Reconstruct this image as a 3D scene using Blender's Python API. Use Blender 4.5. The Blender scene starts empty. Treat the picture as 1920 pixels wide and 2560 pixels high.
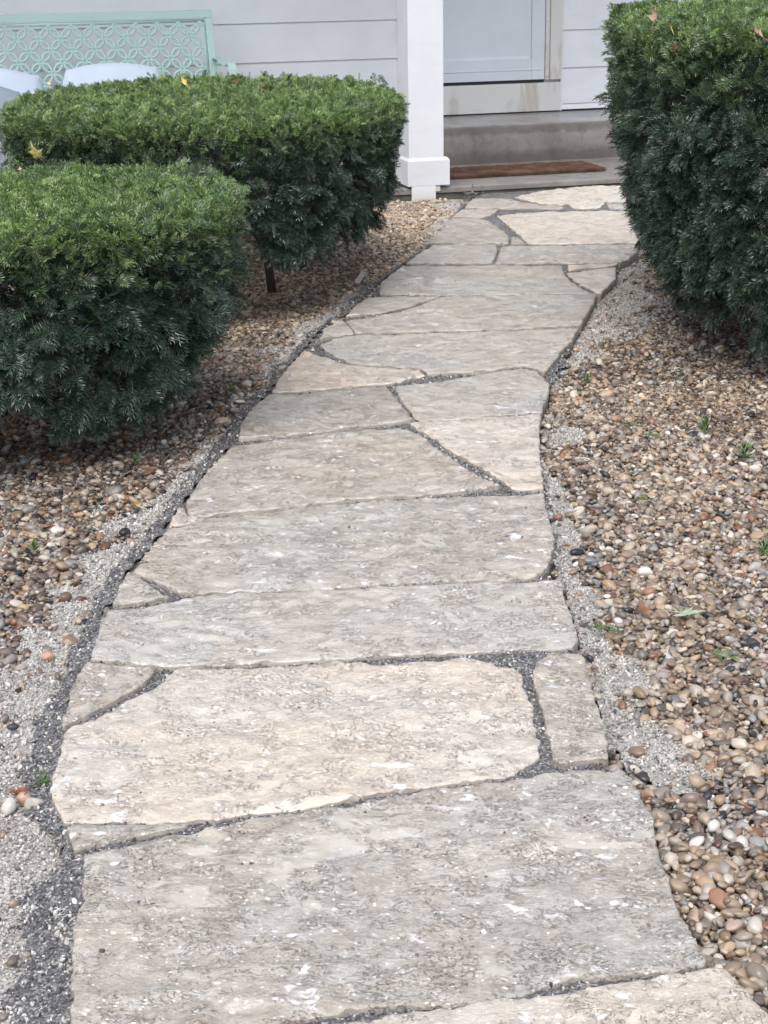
import bpy, bmesh, math, random
import numpy as np
from mathutils import Vector, Matrix, noise
from mathutils.geometry import delaunay_2d_cdt
random.seed(7); RNG = np.random.default_rng(7)
SC = bpy.context.scene; COL = SC.collection

# ------------------------------------------------------------------ camera
FPX, HZ, ROLL, EYE = 4200., -140., -0.016, 1.45
TH = math.atan((1280-HZ)/FPX)
cam = bpy.data.objects.new('camera', bpy.data.cameras.new('camera')); COL.objects.link(cam); SC.camera = cam
cam.data.sensor_fit = 'VERTICAL'; cam.data.sensor_height = 36.; cam.data.lens = FPX/2560*36.
cam.data.clip_start = .05; cam.data.clip_end = 900
CR = Matrix.Rotation(math.pi/2-TH, 3, 'X') @ Matrix.Rotation(ROLL, 3, 'Z')
cam.matrix_world = Matrix.Translation((0, 0, EYE)) @ CR.to_4x4()
CRn = np.array(CR)

# ------------------------------------------------------------------ sky, sun, exposure
W = bpy.data.worlds.new('World'); SC.world = W; W.use_nodes = True
SUN_EL, SUN_AZ = math.radians(58), math.radians(195)
nt = W.node_tree; bg = nt.nodes['Background']
sky = nt.nodes.new('ShaderNodeTexSky'); sky.sky_type = 'NISHITA'; sky.sun_disc = False
sky.sun_elevation = SUN_EL; sky.sun_rotation = SUN_AZ
sky.air_density = 1.0; sky.dust_density = 4.0; sky.ozone_density = 1.0
hs = nt.nodes.new('ShaderNodeHueSaturation'); hs.inputs['Saturation'].default_value = .66
nt.links.new(sky.outputs[0], hs.inputs['Color']); nt.links.new(hs.outputs[0], bg.inputs['Color'])
bg.inputs['Strength'].default_value = .15
sun = bpy.data.objects.new('sun', bpy.data.lights.new('sun', 'SUN')); COL.objects.link(sun)
sun.data.energy = 1.0; sun.data.angle = math.radians(55); sun.data.color = (1, .985, .96)
sd = Vector((math.sin(SUN_AZ)*math.cos(SUN_EL), math.cos(SUN_AZ)*math.cos(SUN_EL), math.sin(SUN_EL)))
sun.rotation_euler = sd.to_track_quat('Z', 'Y').to_euler()
SC.view_settings.view_transform = 'Standard'; SC.view_settings.look = 'None'
SC.view_settings.exposure = .64; SC.view_settings.gamma = 1; SC.view_settings.use_curve_mapping = False
SC.cycles.max_bounces = 7; SC.cycles.diffuse_bounces = 4; SC.cycles.glossy_bounces = 3
SC.cycles.transmission_bounces = 5; SC.cycles.transparent_max_bounces = 8

# ------------------------------------------------------------------ measuring helpers (photo pixel -> place)
FS = 1920/1659.
def ray(x, y):
    return CR @ Vector(((x-960)/FPX, -(y-1280)/FPX, -1))
def gp(x, y, z=0.):
    d = ray(x, y); t = (z-EYE)/d.z; return Vector((d.x*t, d.y*t, z))
def prn(P):                       # (n,3) -> pixels
    q = (P-np.array([0, 0, EYE])) @ CRn
    return 960+FPX*q[:, 0]/-q[:, 2], 1280-FPX*q[:, 1]/-q[:, 2]
PSI = math.radians(15.5)
HU = Vector((math.cos(PSI), math.sin(PSI), 0)); HV = Vector((-math.sin(PSI), math.cos(PSI), 0))
HO = gp(1000, 510, 0)
def hw(u, v, z): return HO+HU*u+HV*v+Vector((0, 0, z))
def hp(x, y, v):                  # pixel -> (u, z) on the upright plane v of the house frame
    d = ray(x, y); o = Vector((0, 0, EYE))-HO; t = (v-o.dot(HV))/d.dot(HV); p = o+d*t
    return p.dot(HU), p.z
def huv(x, y, z):
    p = gp(x, y, z)-HO; return p.dot(HU), p.dot(HV)

# ------------------------------------------------------------------ object helpers
def tag(o, label=None, cat=None, group=None, kind=None):
    if label: o['label'] = label
    if cat: o['category'] = cat
    if group: o['group'] = group
    if kind: o['kind'] = kind
    return o
def mesh(name, v, f, mat=None, parent=None, smooth=False):
    me = bpy.data.meshes.new(name); me.from_pydata([tuple(p) for p in v], [], f); me.update()
    if mat: me.materials.append(mat)
    if smooth: me.shade_smooth()
    o = bpy.data.objects.new(name, me); COL.objects.link(o)
    if parent: o.parent = parent
    return o
def empty(name, loc=(0, 0, 0), rz=0, parent=None):
    o = bpy.data.objects.new(name, None); COL.objects.link(o); o.location = loc; o.rotation_euler = (0, 0, rz)
    o.empty_display_size = .1
    if parent: o.parent = parent
    return o
class MB:
    def __init__(s): s.v = []; s.f = []
    def add(s, v, f):
        b = len(s.v); s.v += [Vector(p) for p in v]; s.f += [tuple(b+i for i in q) for q in f]; return s
    def box(s, x0, x1, y0, y1, z0, z1):
        return s.add([(x0,y0,z0),(x1,y0,z0),(x1,y1,z0),(x0,y1,z0),(x0,y0,z1),(x1,y0,z1),(x1,y1,z1),(x0,y1,z1)],
                     [(0,3,2,1),(4,5,6,7),(0,1,5,4),(1,2,6,5),(2,3,7,6),(3,0,4,7)])
    def tube(s, pts, rad, n=8, cap=True):
        pts = [Vector(p) for p in pts]; rings = []; b = len(s.v)
        for i, p in enumerate(pts):
            t = (pts[min(i+1, len(pts)-1)]-pts[max(i-1, 0)]).normalized()
            a = t.cross(Vector((0, 0, 1))) if abs(t.z) < .95 else t.cross(Vector((1, 0, 0))); a.normalize(); c = t.cross(a)
            r = rad[i] if hasattr(rad, '__len__') else rad
            for k in range(n):
                w = 2*math.pi*k/n; s.v.append(p+(a*math.cos(w)+c*math.sin(w))*r)
        for i in range(len(pts)-1):
            for k in range(n):
                k2 = (k+1) % n; s.f.append((b+i*n+k, b+i*n+k2, b+(i+1)*n+k2, b+(i+1)*n+k))
        if cap:
            s.f.append(tuple(b+k for k in reversed(range(n)))); s.f.append(tuple(b+(len(pts)-1)*n+k for k in range(n)))
        return s
    def build(s, name, mat, parent=None, smooth=False, bevel=0):
        o = mesh(name, s.v, s.f, mat, parent, smooth)
        if bevel:
            bm = bmesh.new(); bm.from_mesh(o.data); bmesh.ops.recalc_face_normals(bm, faces=bm.faces)
            bmesh.ops.bevel(bm, geom=list(bm.edges), offset=bevel, segments=2, affect='EDGES', profile=.6)
            bm.to_mesh(o.data); bm.free()
        return o
def nz(x, y, z=0., s=1., o=3):
    return noise.fractal(Vector((x*s, y*s, z)), .6, 2.1, o)

# ------------------------------------------------------------------ material helpers
class NT:
    def __init__(s, name):
        s.m = bpy.data.materials.new(name); s.m.use_nodes = True; s.t = s.m.node_tree
        s.b = s.t.nodes['Principled BSDF']; s.out = s.t.nodes['Material Output']
    def n(s, typ, **kw):
        x = s.t.nodes.new(typ)
        for k, v in kw.items(): setattr(x, k, v)
        return x
    def l(s, a, b): s.t.links.new(a, b)
    def put(s, sock, v):
        if isinstance(v, bpy.types.NodeSocket): s.l(v, sock)
        else:
            if isinstance(v, tuple) and len(v) == 3 and sock.type == 'RGBA': v = (*v, 1)
            sock.default_value = v
    def pos(s, scale=(1, 1, 1), obj=False, rot=(0, 0, 0), loc=(0, 0, 0)):
        g = s.n('ShaderNodeTexCoord').outputs['Object'] if obj else s.n('ShaderNodeNewGeometry').outputs['Position']
        mp = s.n('ShaderNodeMapping'); s.l(g, mp.inputs[0]); mp.inputs['Scale'].default_value = scale
        mp.inputs['Rotation'].default_value = rot; mp.inputs['Location'].default_value = loc
        return mp.outputs[0]
    def noise(s, vec, scale=5., detail=4., rough=.55, dist=0., col=False):
        x = s.n('ShaderNodeTexNoise'); s.l(vec, x.inputs['Vector'])
        x.inputs['Scale'].default_value = scale; x.inputs['Detail'].default_value = detail
        x.inputs['Roughness'].default_value = rough; x.inputs['Distortion'].default_value = dist
        return x.outputs[1 if col else 0]
    def vor(s, vec, scale, feature='F1', rnd=1.):
        x = s.n('ShaderNodeTexVoronoi', feature=feature); s.l(vec, x.inputs['Vector']); x.inputs['Scale'].default_value = scale
        x.inputs['Randomness'].default_value = rnd
        return x
    def ramp(s, fac, stops, const=False):
        x = s.n('ShaderNodeValToRGB'); s.put(x.inputs[0], fac); cr = x.color_ramp
        if const: cr.interpolation = 'CONSTANT'
        while len(cr.elements) < len(stops): cr.elements.new(.5)
        for e, (p, c) in zip(cr.elements, stops):
            e.position = p; e.color = (*c, 1) if isinstance(c, tuple) else (c, c, c, 1)
        return x.outputs[0]
    def mix(s, fac, a, b, mode='MIX'):
        x = s.n('ShaderNodeMix', data_type='RGBA', blend_type=mode); s.put(x.inputs[0], fac); s.put(x.inputs[6], a); s.put(x.inputs[7], b)
        return x.outputs[2]
    def math(s, op, a, b=0., c=None, clamp=False):
        x = s.n('ShaderNodeMath', operation=op, use_clamp=clamp); s.put(x.inputs[0], a); s.put(x.inputs[1], b)
        if c is not None: s.put(x.inputs[2], c)
        return x.outputs[0]
    def mr(s, v, a, b, c=0., d=1., smooth=True):
        x = s.n('ShaderNodeMapRange', interpolation_type='SMOOTHSTEP' if smooth else 'LINEAR'); s.put(x.inputs[0], v)
        for i, q in enumerate((a, b, c, d)): x.inputs[i+1].default_value = q
        return x.outputs[0]
    def bump(s, h, strength=.5, dist=.01, nrm=None):
        x = s.n('ShaderNodeBump'); s.put(x.inputs['Height'], h); s.put(x.inputs['Strength'], strength); x.inputs['Distance'].default_value = dist
        if nrm: s.l(nrm, x.inputs['Normal'])
        return x.outputs[0]
    def set(s, col=None, rough=None, nrm=None, spec=None, **kw):
        if col is not None: s.put(s.b.inputs['Base Color'], col)
        if rough is not None: s.put(s.b.inputs['Roughness'], rough)
        if nrm is not None: s.l(nrm, s.b.inputs['Normal'])
        if spec is not None: s.put(s.b.inputs['Specular IOR Level'], spec)
        for k, v in kw.items(): s.put(s.b.inputs[k], v)
        return s.m

def m_flagstone():
    t = NT('flagstone'); oi = t.n('ShaderNodeObjectInfo')
    off = t.n('ShaderNodeVectorMath', operation='MULTIPLY_ADD')
    comb = t.n('ShaderNodeCombineXYZ'); t.l(oi.outputs['Random'], comb.inputs[0]); t.l(oi.outputs['Random'], comb.inputs[1])
    def P(scale, rz=0.):
        vr = t.n('ShaderNodeVectorRotate', rotation_type='Z_AXIS'); t.l(t.n('ShaderNodeNewGeometry').outputs['Position'], vr.inputs['Vector'])
        t.l(t.math('MULTIPLY_ADD', oi.outputs['Random'], 1.0, -.38), vr.inputs['Angle'])
        mp = t.n('ShaderNodeMapping'); t.l(vr.outputs[0], mp.inputs[0]); mp.inputs['Scale'].default_value = scale; mp.inputs['Rotation'].default_value = (0, 0, rz); base = mp.outputs[0]; a = t.n('ShaderNodeVectorMath', operation='ADD'); t.l(base, a.inputs[0])
        m = t.n('ShaderNodeVectorMath', operation='SCALE'); t.l(comb.outputs[0], m.inputs[0]); m.inputs['Scale'].default_value = 37.
        t.l(m.outputs[0], a.inputs[1]); return a.outputs[0]
    p1 = P((.9, 1.2, 1), .10); p2 = P((1, 1.45, 1), .10); p3 = P((1, 1, 1)); p4 = P((.7, 1.35, 1), .08)
    big = t.noise(p1, 3.6, 4, .55, .3)                     # cloudy tone
    mid = t.noise(p1, 24, 9, .72, .35)                     # mottling of the cleft face
    bed = t.noise(p4, 30, 8, .70, .3)                      # fine bedding streaks
    fine = t.noise(p2, 120, 6, .75, .2)
    ridge = t.math('ABSOLUTE', t.math('SUBTRACT', t.noise(p1, 68, 8, .64, .25), .5))
    crack = t.math('MULTIPLY', t.mr(ridge, 0., .020, 1., 0.), t.mr(t.noise(p3, 15, 5, .7), .45, .57))
    film = t.mr(t.noise(p1, 6.5, 7, .64, .6), .575, .625)    # shallow wet films
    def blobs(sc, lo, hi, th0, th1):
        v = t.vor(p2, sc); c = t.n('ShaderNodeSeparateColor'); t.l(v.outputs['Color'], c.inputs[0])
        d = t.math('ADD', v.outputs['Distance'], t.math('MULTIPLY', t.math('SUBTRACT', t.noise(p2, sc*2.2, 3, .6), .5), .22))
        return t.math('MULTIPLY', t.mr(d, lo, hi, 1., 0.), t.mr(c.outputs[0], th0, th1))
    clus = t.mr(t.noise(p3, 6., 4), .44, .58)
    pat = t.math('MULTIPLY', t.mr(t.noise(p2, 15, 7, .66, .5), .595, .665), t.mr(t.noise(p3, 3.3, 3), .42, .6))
    sky_glints = t.math('MAXIMUM', t.math('MAXIMUM', t.math('MULTIPLY', t.math('MAXIMUM', blobs(26, .16, .26, .76, .78), blobs(55, .2, .32, .76, .78)), clus), t.math('MULTIPLY', blobs(105, .22, .34, .82, .84), .9)), pat, clamp=True)
    base = t.mix(t.mr(t.noise(p1, 1.7, 4, .6, .3), .36, .62), oi.outputs['Color'], t.mix(1., oi.outputs['Color'], (1.05, .99, .93), 'MULTIPLY'))
    col = t.mix(t.mr(big, .34, .64), t.mix(1., base, (.90, .885, .875), 'MULTIPLY'), base)
    pale = base
    col = t.mix(t.mr(mid, .40, .62), t.mix(1., col, (.85, .815, .785), 'MULTIPLY'), t.mix(1., col, (1.10, 1.112, 1.13), 'MULTIPLY'))
    col = t.mix(t.mr(bed, .36, .64), t.mix(1., col, (.86, .83, .80), 'MULTIPLY'), t.mix(1., col, (1.06, 1.06, 1.06), 'MULTIPLY'))
    col = t.mix(t.mr(fine, .36, .66), t.mix(1., col, (.84, .81, .79), 'MULTIPLY'), t.mix(1., col, (1.08, 1.08, 1.08), 'MULTIPLY'))
    col = t.mix(oi.outputs['Alpha'], pale, col)
    col = t.mix(t.math('MULTIPLY', film, .7), col, t.mix(1., base, (.81, .80, .765), 'MULTIPLY'))
    col = t.mix(t.math('MULTIPLY', crack, t.math('MULTIPLY_ADD', oi.outputs['Alpha'], .26, .08)), col, (.16, .13, .115))
    col = t.mix(t.math('MULTIPLY', sky_glints, .74), col, (.79, .82, .86))  # bluish-white sky reflections in drops and splashes, painted into the stone colour
    geo = t.n('ShaderNodeNewGeometry'); sn = t.n('ShaderNodeSeparateXYZ'); t.l(geo.outputs['True Normal'], sn.inputs[0])
    side = t.mr(sn.outputs[2], .15, .45, 1., 0.)
    sidecol = t.mix(t.noise(t.pos((1, 1, 3)), 30, 5, .7), (.24, .215, .185), (.46, .42, .36))
    col = t.mix(side, col, sidecol)
    wet = t.math('MAXIMUM', film, t.math('MULTIPLY', sky_glints, .8), clamp=True)
    h = t.math('ADD', t.math('ADD', t.math('MULTIPLY', bed, .5), t.math('MULTIPLY', mid, .7)), t.math('MULTIPLY', fine, .3))
    h = t.math('SUBTRACT', h, t.math('MULTIPLY', crack, .22))
    st = t.math('SUBTRACT', 1.0, t.math('MULTIPLY', wet, .93))
    nrm = t.bump(h, st, .012)
    return t.set(col, t.mr(wet, 0, 1, .36, .07), nrm, .6)

def m_sheet(name, stops, scale, rough=.6, bd=.006, wetlo=None):
    t = NT(name); p = t.pos()
    v = t.vor(p, scale); c = t.n('ShaderNodeSeparateColor'); t.l(v.outputs['Color'], c.inputs[0])
    big = t.noise(p, 7, 5, .6)
    col = t.mix(t.mr(big, .35, .65), t.ramp(c.outputs[0], stops, True), t.mix(1., t.ramp(c.outputs[1], stops, True), (.72, .70, .69), 'MULTIPLY'))
    h = t.math('ADD', t.math('MULTIPLY', v.outputs['Distance'], -1.), t.noise(p, scale*.7, 5, .7))
    return t.set(col, rough, t.bump(h, 1., bd))
def m_random(name, stops, rough=(.25, .6), tex=60, bump=.002, place=False):
    t = NT(name); oi = t.n('ShaderNodeObjectInfo'); p = t.pos(obj=True)
    base = t.ramp(oi.outputs['Random'], stops, True)
    r2 = t.math('FRACT', t.math('MULTIPLY', oi.outputs['Random'], 91.7))
    n1 = t.noise(t.pos(), tex, 4, .6)
    col = t.mix(t.math('MULTIPLY', n1, .6), base, t.mix(1., base, (.62, .58, .54), 'MULTIPLY'))
    if place:
        at = t.n('ShaderNodeAttribute', attribute_type='INSTANCER', attribute_name='sandy')
        col = t.mix(at.outputs['Fac'], col, t.mix(.45, t.mix(1., col, (1.3, 1.2, 1.05), 'MULTIPLY'), (.52, .43, .33)))
    hsv = t.n('ShaderNodeHueSaturation'); t.put(hsv.inputs['Value'], t.mr(r2, 0, 1, .72, 1.28)); t.put(hsv.inputs['Color'], col)
    return t.set(hsv.outputs[0], t.mr(r2, 0, 1, *rough), t.bump(n1, .5, bump), .5)

PEB = [(0, (0.323,0.250,0.184)), (.10, (0.220,0.163,0.120)), (.19, (0.384,0.325,0.258)), (.29, (0.161,0.118,0.091)), (.36, (0.447,0.408,0.355)), (.45, (0.283,0.249,0.220)),
       (.54, (0.210,0.193,0.180)), (.62, (0.122,0.095,0.082)), (.69, (0.344,0.254,0.170)), (.76, (0.237,0.124,0.077)), (.79, (0.034,0.036,0.041)), (.85, (0.526,0.499,0.465)), (.90, (0.250,0.254,0.260)), (.95, (0.101,0.055,0.045)), (.975, (0.309,0.230,0.203))]
GRL = [(0, (0.568,0.557,0.528)), (.25, (0.454,0.443,0.414)), (.45, (0.610,0.600,0.580)), (.65, (0.311,0.300,0.283)), (.78, (0.495,0.472,0.426)), (.9, (0.154,0.151,0.148)), (.96, (0.680,0.675,0.660))]
GRD = [(0, (0.130,0.133,0.143)), (.28, (0.072,0.075,0.086)), (.45, (0.234,0.234,0.240)), (.65, (0.111,0.113,0.124)), (.8, (0.364,0.364,0.358)), (.92, (0.715,0.702,0.663))]
M = {}
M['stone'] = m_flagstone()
M['pebble'] = m_random('pebble_surface', PEB, (.16, .5), 70, .002, True)
M['grit_light'] = m_random('pale_grit', GRL, (.4, .8), 200)
M['grit_dark'] = m_random('dark_grit', GRD, (.25, .6), 200)
M['soil'] = m_sheet('gravel_bed', [(0, (.07,.05,.04)), (.3, (.12,.09,.065)), (.5, (.05,.04,.03)), (.7, (.18,.14,.11)), (.88, (.26,.22,.18))], 60, .5, .008)
M['sheet_light'] = m_sheet('grit_bed', GRL, 190, .75, .004)
M['sheet_dark'] = m_sheet('joint_sand', GRD, 230, .5, .004)

def m_paint(name, c, rough=.45, dirt=0., bscale=0., bd=.0006):
    t = NT(name); p = t.pos()
    n1 = t.noise(p, 3.5, 5, .6)
    col = t.mix(t.mr(n1, .3, .75), c, tuple(x*.93 for x in c))
    if dirt:
        sp = t.mr(t.noise(p, 28, 6, .7), .66, .74)
        col = t.mix(t.math('MULTIPLY', sp, dirt), col, (.28, .24, .19))
    gr = t.mr(t.noise(t.pos((.35, .35, 1.2)), 9, 6, .68), .48, .72)
    col = t.mix(t.math('MULTIPLY', gr, .12 if dirt else .0), col, (.42, .39, .34))
    nrm = t.bump(t.noise(t.pos((1, 1, 1)), 60, 4, .6), .35, bd)
    return t.set(col, rough, nrm)
M['siding'] = m_paint('siding_paint', (.79, .83, .87), .55, .15)
M['post'] = m_paint('post_paint', (.76, .785, .83), .4, .08)
M['door'] = m_paint('door_paint', (.68, .73, .79), .42)
M['mint'] = m_paint('mint_paint', (.40, .575, .555), .38, .05)
M['black'] = m_paint('rubber_and_shade_black', (.015, .016, .018), .6)
M['pillow'] = m_paint('pale_blue_fabric', (.60, .69, .82), .9, 0, bd=.002)
M['pillow_dark'] = m_paint('slate_fabric', (.30, .36, .44), .9, 0, bd=.002)
M['roof'] = m_paint('roof_felt', (.08, .08, .085), .85)
def m_oldpaint(name='weathered_paint', foot=False):
    t = NT(name); p = t.pos(); ps = t.pos((1, 1, .35))
    st = t.mr(t.noise(ps, 6., 6, .65, .6), .50, .68)
    chip = t.mr(t.noise(t.pos((.6, .6, 2.2)), 46, 6, .72), .63, .69)
    col = t.mix(t.math('MULTIPLY', st, .62), (.66, .66, .64), (.42, .36, .28))
    col = t.mix(t.math('MULTIPLY', chip, .6), col, (.16, .12, .09))
    return t.set(col, .6, t.bump(t.noise(p, 70, 5, .7), .5, .002))
M['oldpaint'] = m_oldpaint()
def m_foot():
    t = NT('post_foot_paint'); sx = t.n('ShaderNodeSeparateXYZ'); t.l(t.pos(obj=True), sx.inputs[0])
    low = t.math('MULTIPLY', t.mr(t.math('ADD', sx.outputs[2], t.math('MULTIPLY', t.noise(t.pos((1, 1, .2)), 60, 4, .6), .03)), .012, .052, 1., 0.), 1.)
    mid = t.mr(sx.outputs[2], .0, .11, 1., 0.)
    al = t.math('MULTIPLY', low, t.mr(t.noise(t.pos((1, 1, .25)), 110, 4, .6), .38, .6))
    col = t.mix(t.math('MULTIPLY', mid, .55), (.76, .785, .83), (.58, .60, .52))
    col = t.mix(t.math('MULTIPLY', al, .85), col, (.10, .11, .035))
    return t.set(col, .55)
M['foot'] = m_foot()
def m_concrete(name, a, b, stain, tread=False):
    t = NT(name); p = t.pos(); sx = t.n('ShaderNodeSeparateXYZ'); t.l(p, sx.inputs[0])
    n1 = t.noise(t.pos((.6, .6, 1)), 5, 7, .68, .4); n2 = t.noise(p, 160, 4, .7)
    col = t.mix(t.mr(n1, .34, .66), a, b)
    col = t.mix(t.math('MULTIPLY', t.mr(n2, .35, .7), .35), col, tuple(x*.55 for x in a))
    drip = t.mr(t.noise(t.pos((1, 1, .5)), 9, 7, .7), .5, .7)
    col = t.mix(t.math('MULTIPLY', drip, stain), col, (.09, .07, .055))
    pit = t.mr(t.vor(p, 42).outputs['Distance'], .05, .12, 1., 0.)
    ro = t.mr(n1, .3, .7, .55, .25)
    if tread:                       # grimy foot, darker nose of the riser; sky sheen painted into the wet tread
        zz = t.math('ADD', sx.outputs[2], t.math('MULTIPLY', t.math('SUBTRACT', t.noise(p, 11, 5, .65), .5), .10))
        col = t.mix(t.mr(zz, ZS_+.03, ZS_+.10, .55, 0.), col, (.07, .055, .045)); col = t.mix(t.mr(zz, ZT_-.045, ZT_-.015, 0., .5), col, (.08, .06, .052))
        up = t.n('ShaderNodeSeparateXYZ'); t.l(t.n('ShaderNodeNewGeometry').outputs['Normal'], up.inputs[0]); u = t.mr(up.outputs[2], .6, .95)
        col = t.mix(t.math('MULTIPLY', u, .85), col, t.mix(t.mr(n1, .35, .62), (.22, .215, .215), (.38, .375, .37))); ro = t.mix(u, ro, (.16, .16, .16))
    return t.set(col, ro, t.bump(t.math('SUBTRACT', n2, t.math('MULTIPLY', pit, .8)), .5, .003))
ZS_, ZT_ = .085, .30
M['step'] = m_concrete('step_concrete', (.19, .175, .158), (.31, .29, .265), .4, True)
M['slab'] = m_concrete('slab_concrete', (.21, .195, .175), (.33, .31, .29), .25)
M['slabedge'] = m_concrete('slab_edge_concrete', (.085, .088, .070), (.15, .15, .12), .5)
def m_coir():
    t = NT('coir'); p = t.pos(); f = t.noise(t.pos((.5, 1, 1)), 170, 5, .75)
    col = t.mix(t.mr(f, .3, .7), (.05, .027, .019), (.165, .092, .062))
    col = t.mix(t.math('MULTIPLY', t.mr(t.noise(p, 9, 4), .4, .65), .5), col, (.24, .16, .12))
    return t.set(col, .95, t.bump(f, 1., .008), .15)
M['coir'] = m_coir()
def m_yew():
    t = NT('yew_needles'); oi = t.n('ShaderNodeObjectInfo'); at = t.n('ShaderNodeAttribute', attribute_type='INSTANCER', attribute_name='tint')
    nv = t.n('ShaderNodeAttribute', attribute_type='GEOMETRY', attribute_name='vary')
    r = t.math('ADD', t.math('MULTIPLY', oi.outputs['Random'], .5), t.math('MULTIPLY', nv.outputs['Fac'], .5))
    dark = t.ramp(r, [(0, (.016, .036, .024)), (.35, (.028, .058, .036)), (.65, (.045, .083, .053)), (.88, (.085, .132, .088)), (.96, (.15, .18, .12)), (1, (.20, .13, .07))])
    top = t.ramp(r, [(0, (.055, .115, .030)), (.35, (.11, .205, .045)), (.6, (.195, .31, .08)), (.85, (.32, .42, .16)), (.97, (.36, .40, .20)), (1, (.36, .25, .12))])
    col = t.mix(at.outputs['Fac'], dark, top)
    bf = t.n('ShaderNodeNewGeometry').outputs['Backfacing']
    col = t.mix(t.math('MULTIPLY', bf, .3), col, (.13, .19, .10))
    t.set(col, t.mr(nv.outputs['Fac'], 0, 1, .20, .38), None, .8)
    tr = t.n('ShaderNodeBsdfTranslucent'); t.l(t.mix(1., col, (1.2, 1.4, .6), 'MULTIPLY'), tr.inputs[0])
    mx = t.n('ShaderNodeMixShader'); mx.inputs[0].default_value = .12
    t.l(t.b.outputs[0], mx.inputs[1]); t.l(tr.outputs[0], mx.inputs[2]); t.l(mx.outputs[0], t.out.inputs[0])
    return t.m
M['yew'] = m_yew()
M['bark'] = NT('bark').set((.075, .055, .042), .85)
def m_leaf(name, c, c2, rough=.4):
    t = NT(name); p = t.pos(obj=True); n1 = t.noise(p, 28, 5, .65)
    return t.set(t.mix(t.mr(n1, .38, .64), c, c2), rough, t.bump(n1, .5, .003))
M['leaf_yellow'] = m_leaf('leaf_yellow', (.68, .52, .10), (.80, .70, .38))
M['leaf_brown'] = m_leaf('leaf_brown', (.17, .085, .045), (.34, .19, .11))
M['leaf_rust'] = m_leaf('leaf_rust', (.24, .085, .045), (.13, .05, .03))
M['leaf_pink'] = m_leaf('leaf_pink', (.46, .31, .23), (.33, .19, .13))
M['leaf_green'] = m_leaf('leaf_green', (.30, .38, .24), (.44, .50, .40))
M['grass'] = m_leaf('grass_green', (.05, .12, .025), (.10, .19, .05))
M['chip'] = m_leaf('bare_wood', (.66, .62, .56), (.55, .50, .44), .6)
M['red_pebble'] = m_leaf('red_pebble', (.26, .14, .10), (.20, .10, .075))
M['rock'] = m_leaf('pale_rock', (.42, .40, .35), (.30, .28, .24), .7)
w = NT('water'); w.set((1, 1, 1), .02, None, None, **{'Transmission Weight': 1., 'IOR': 1.33}); M['water'] = w.m

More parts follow.
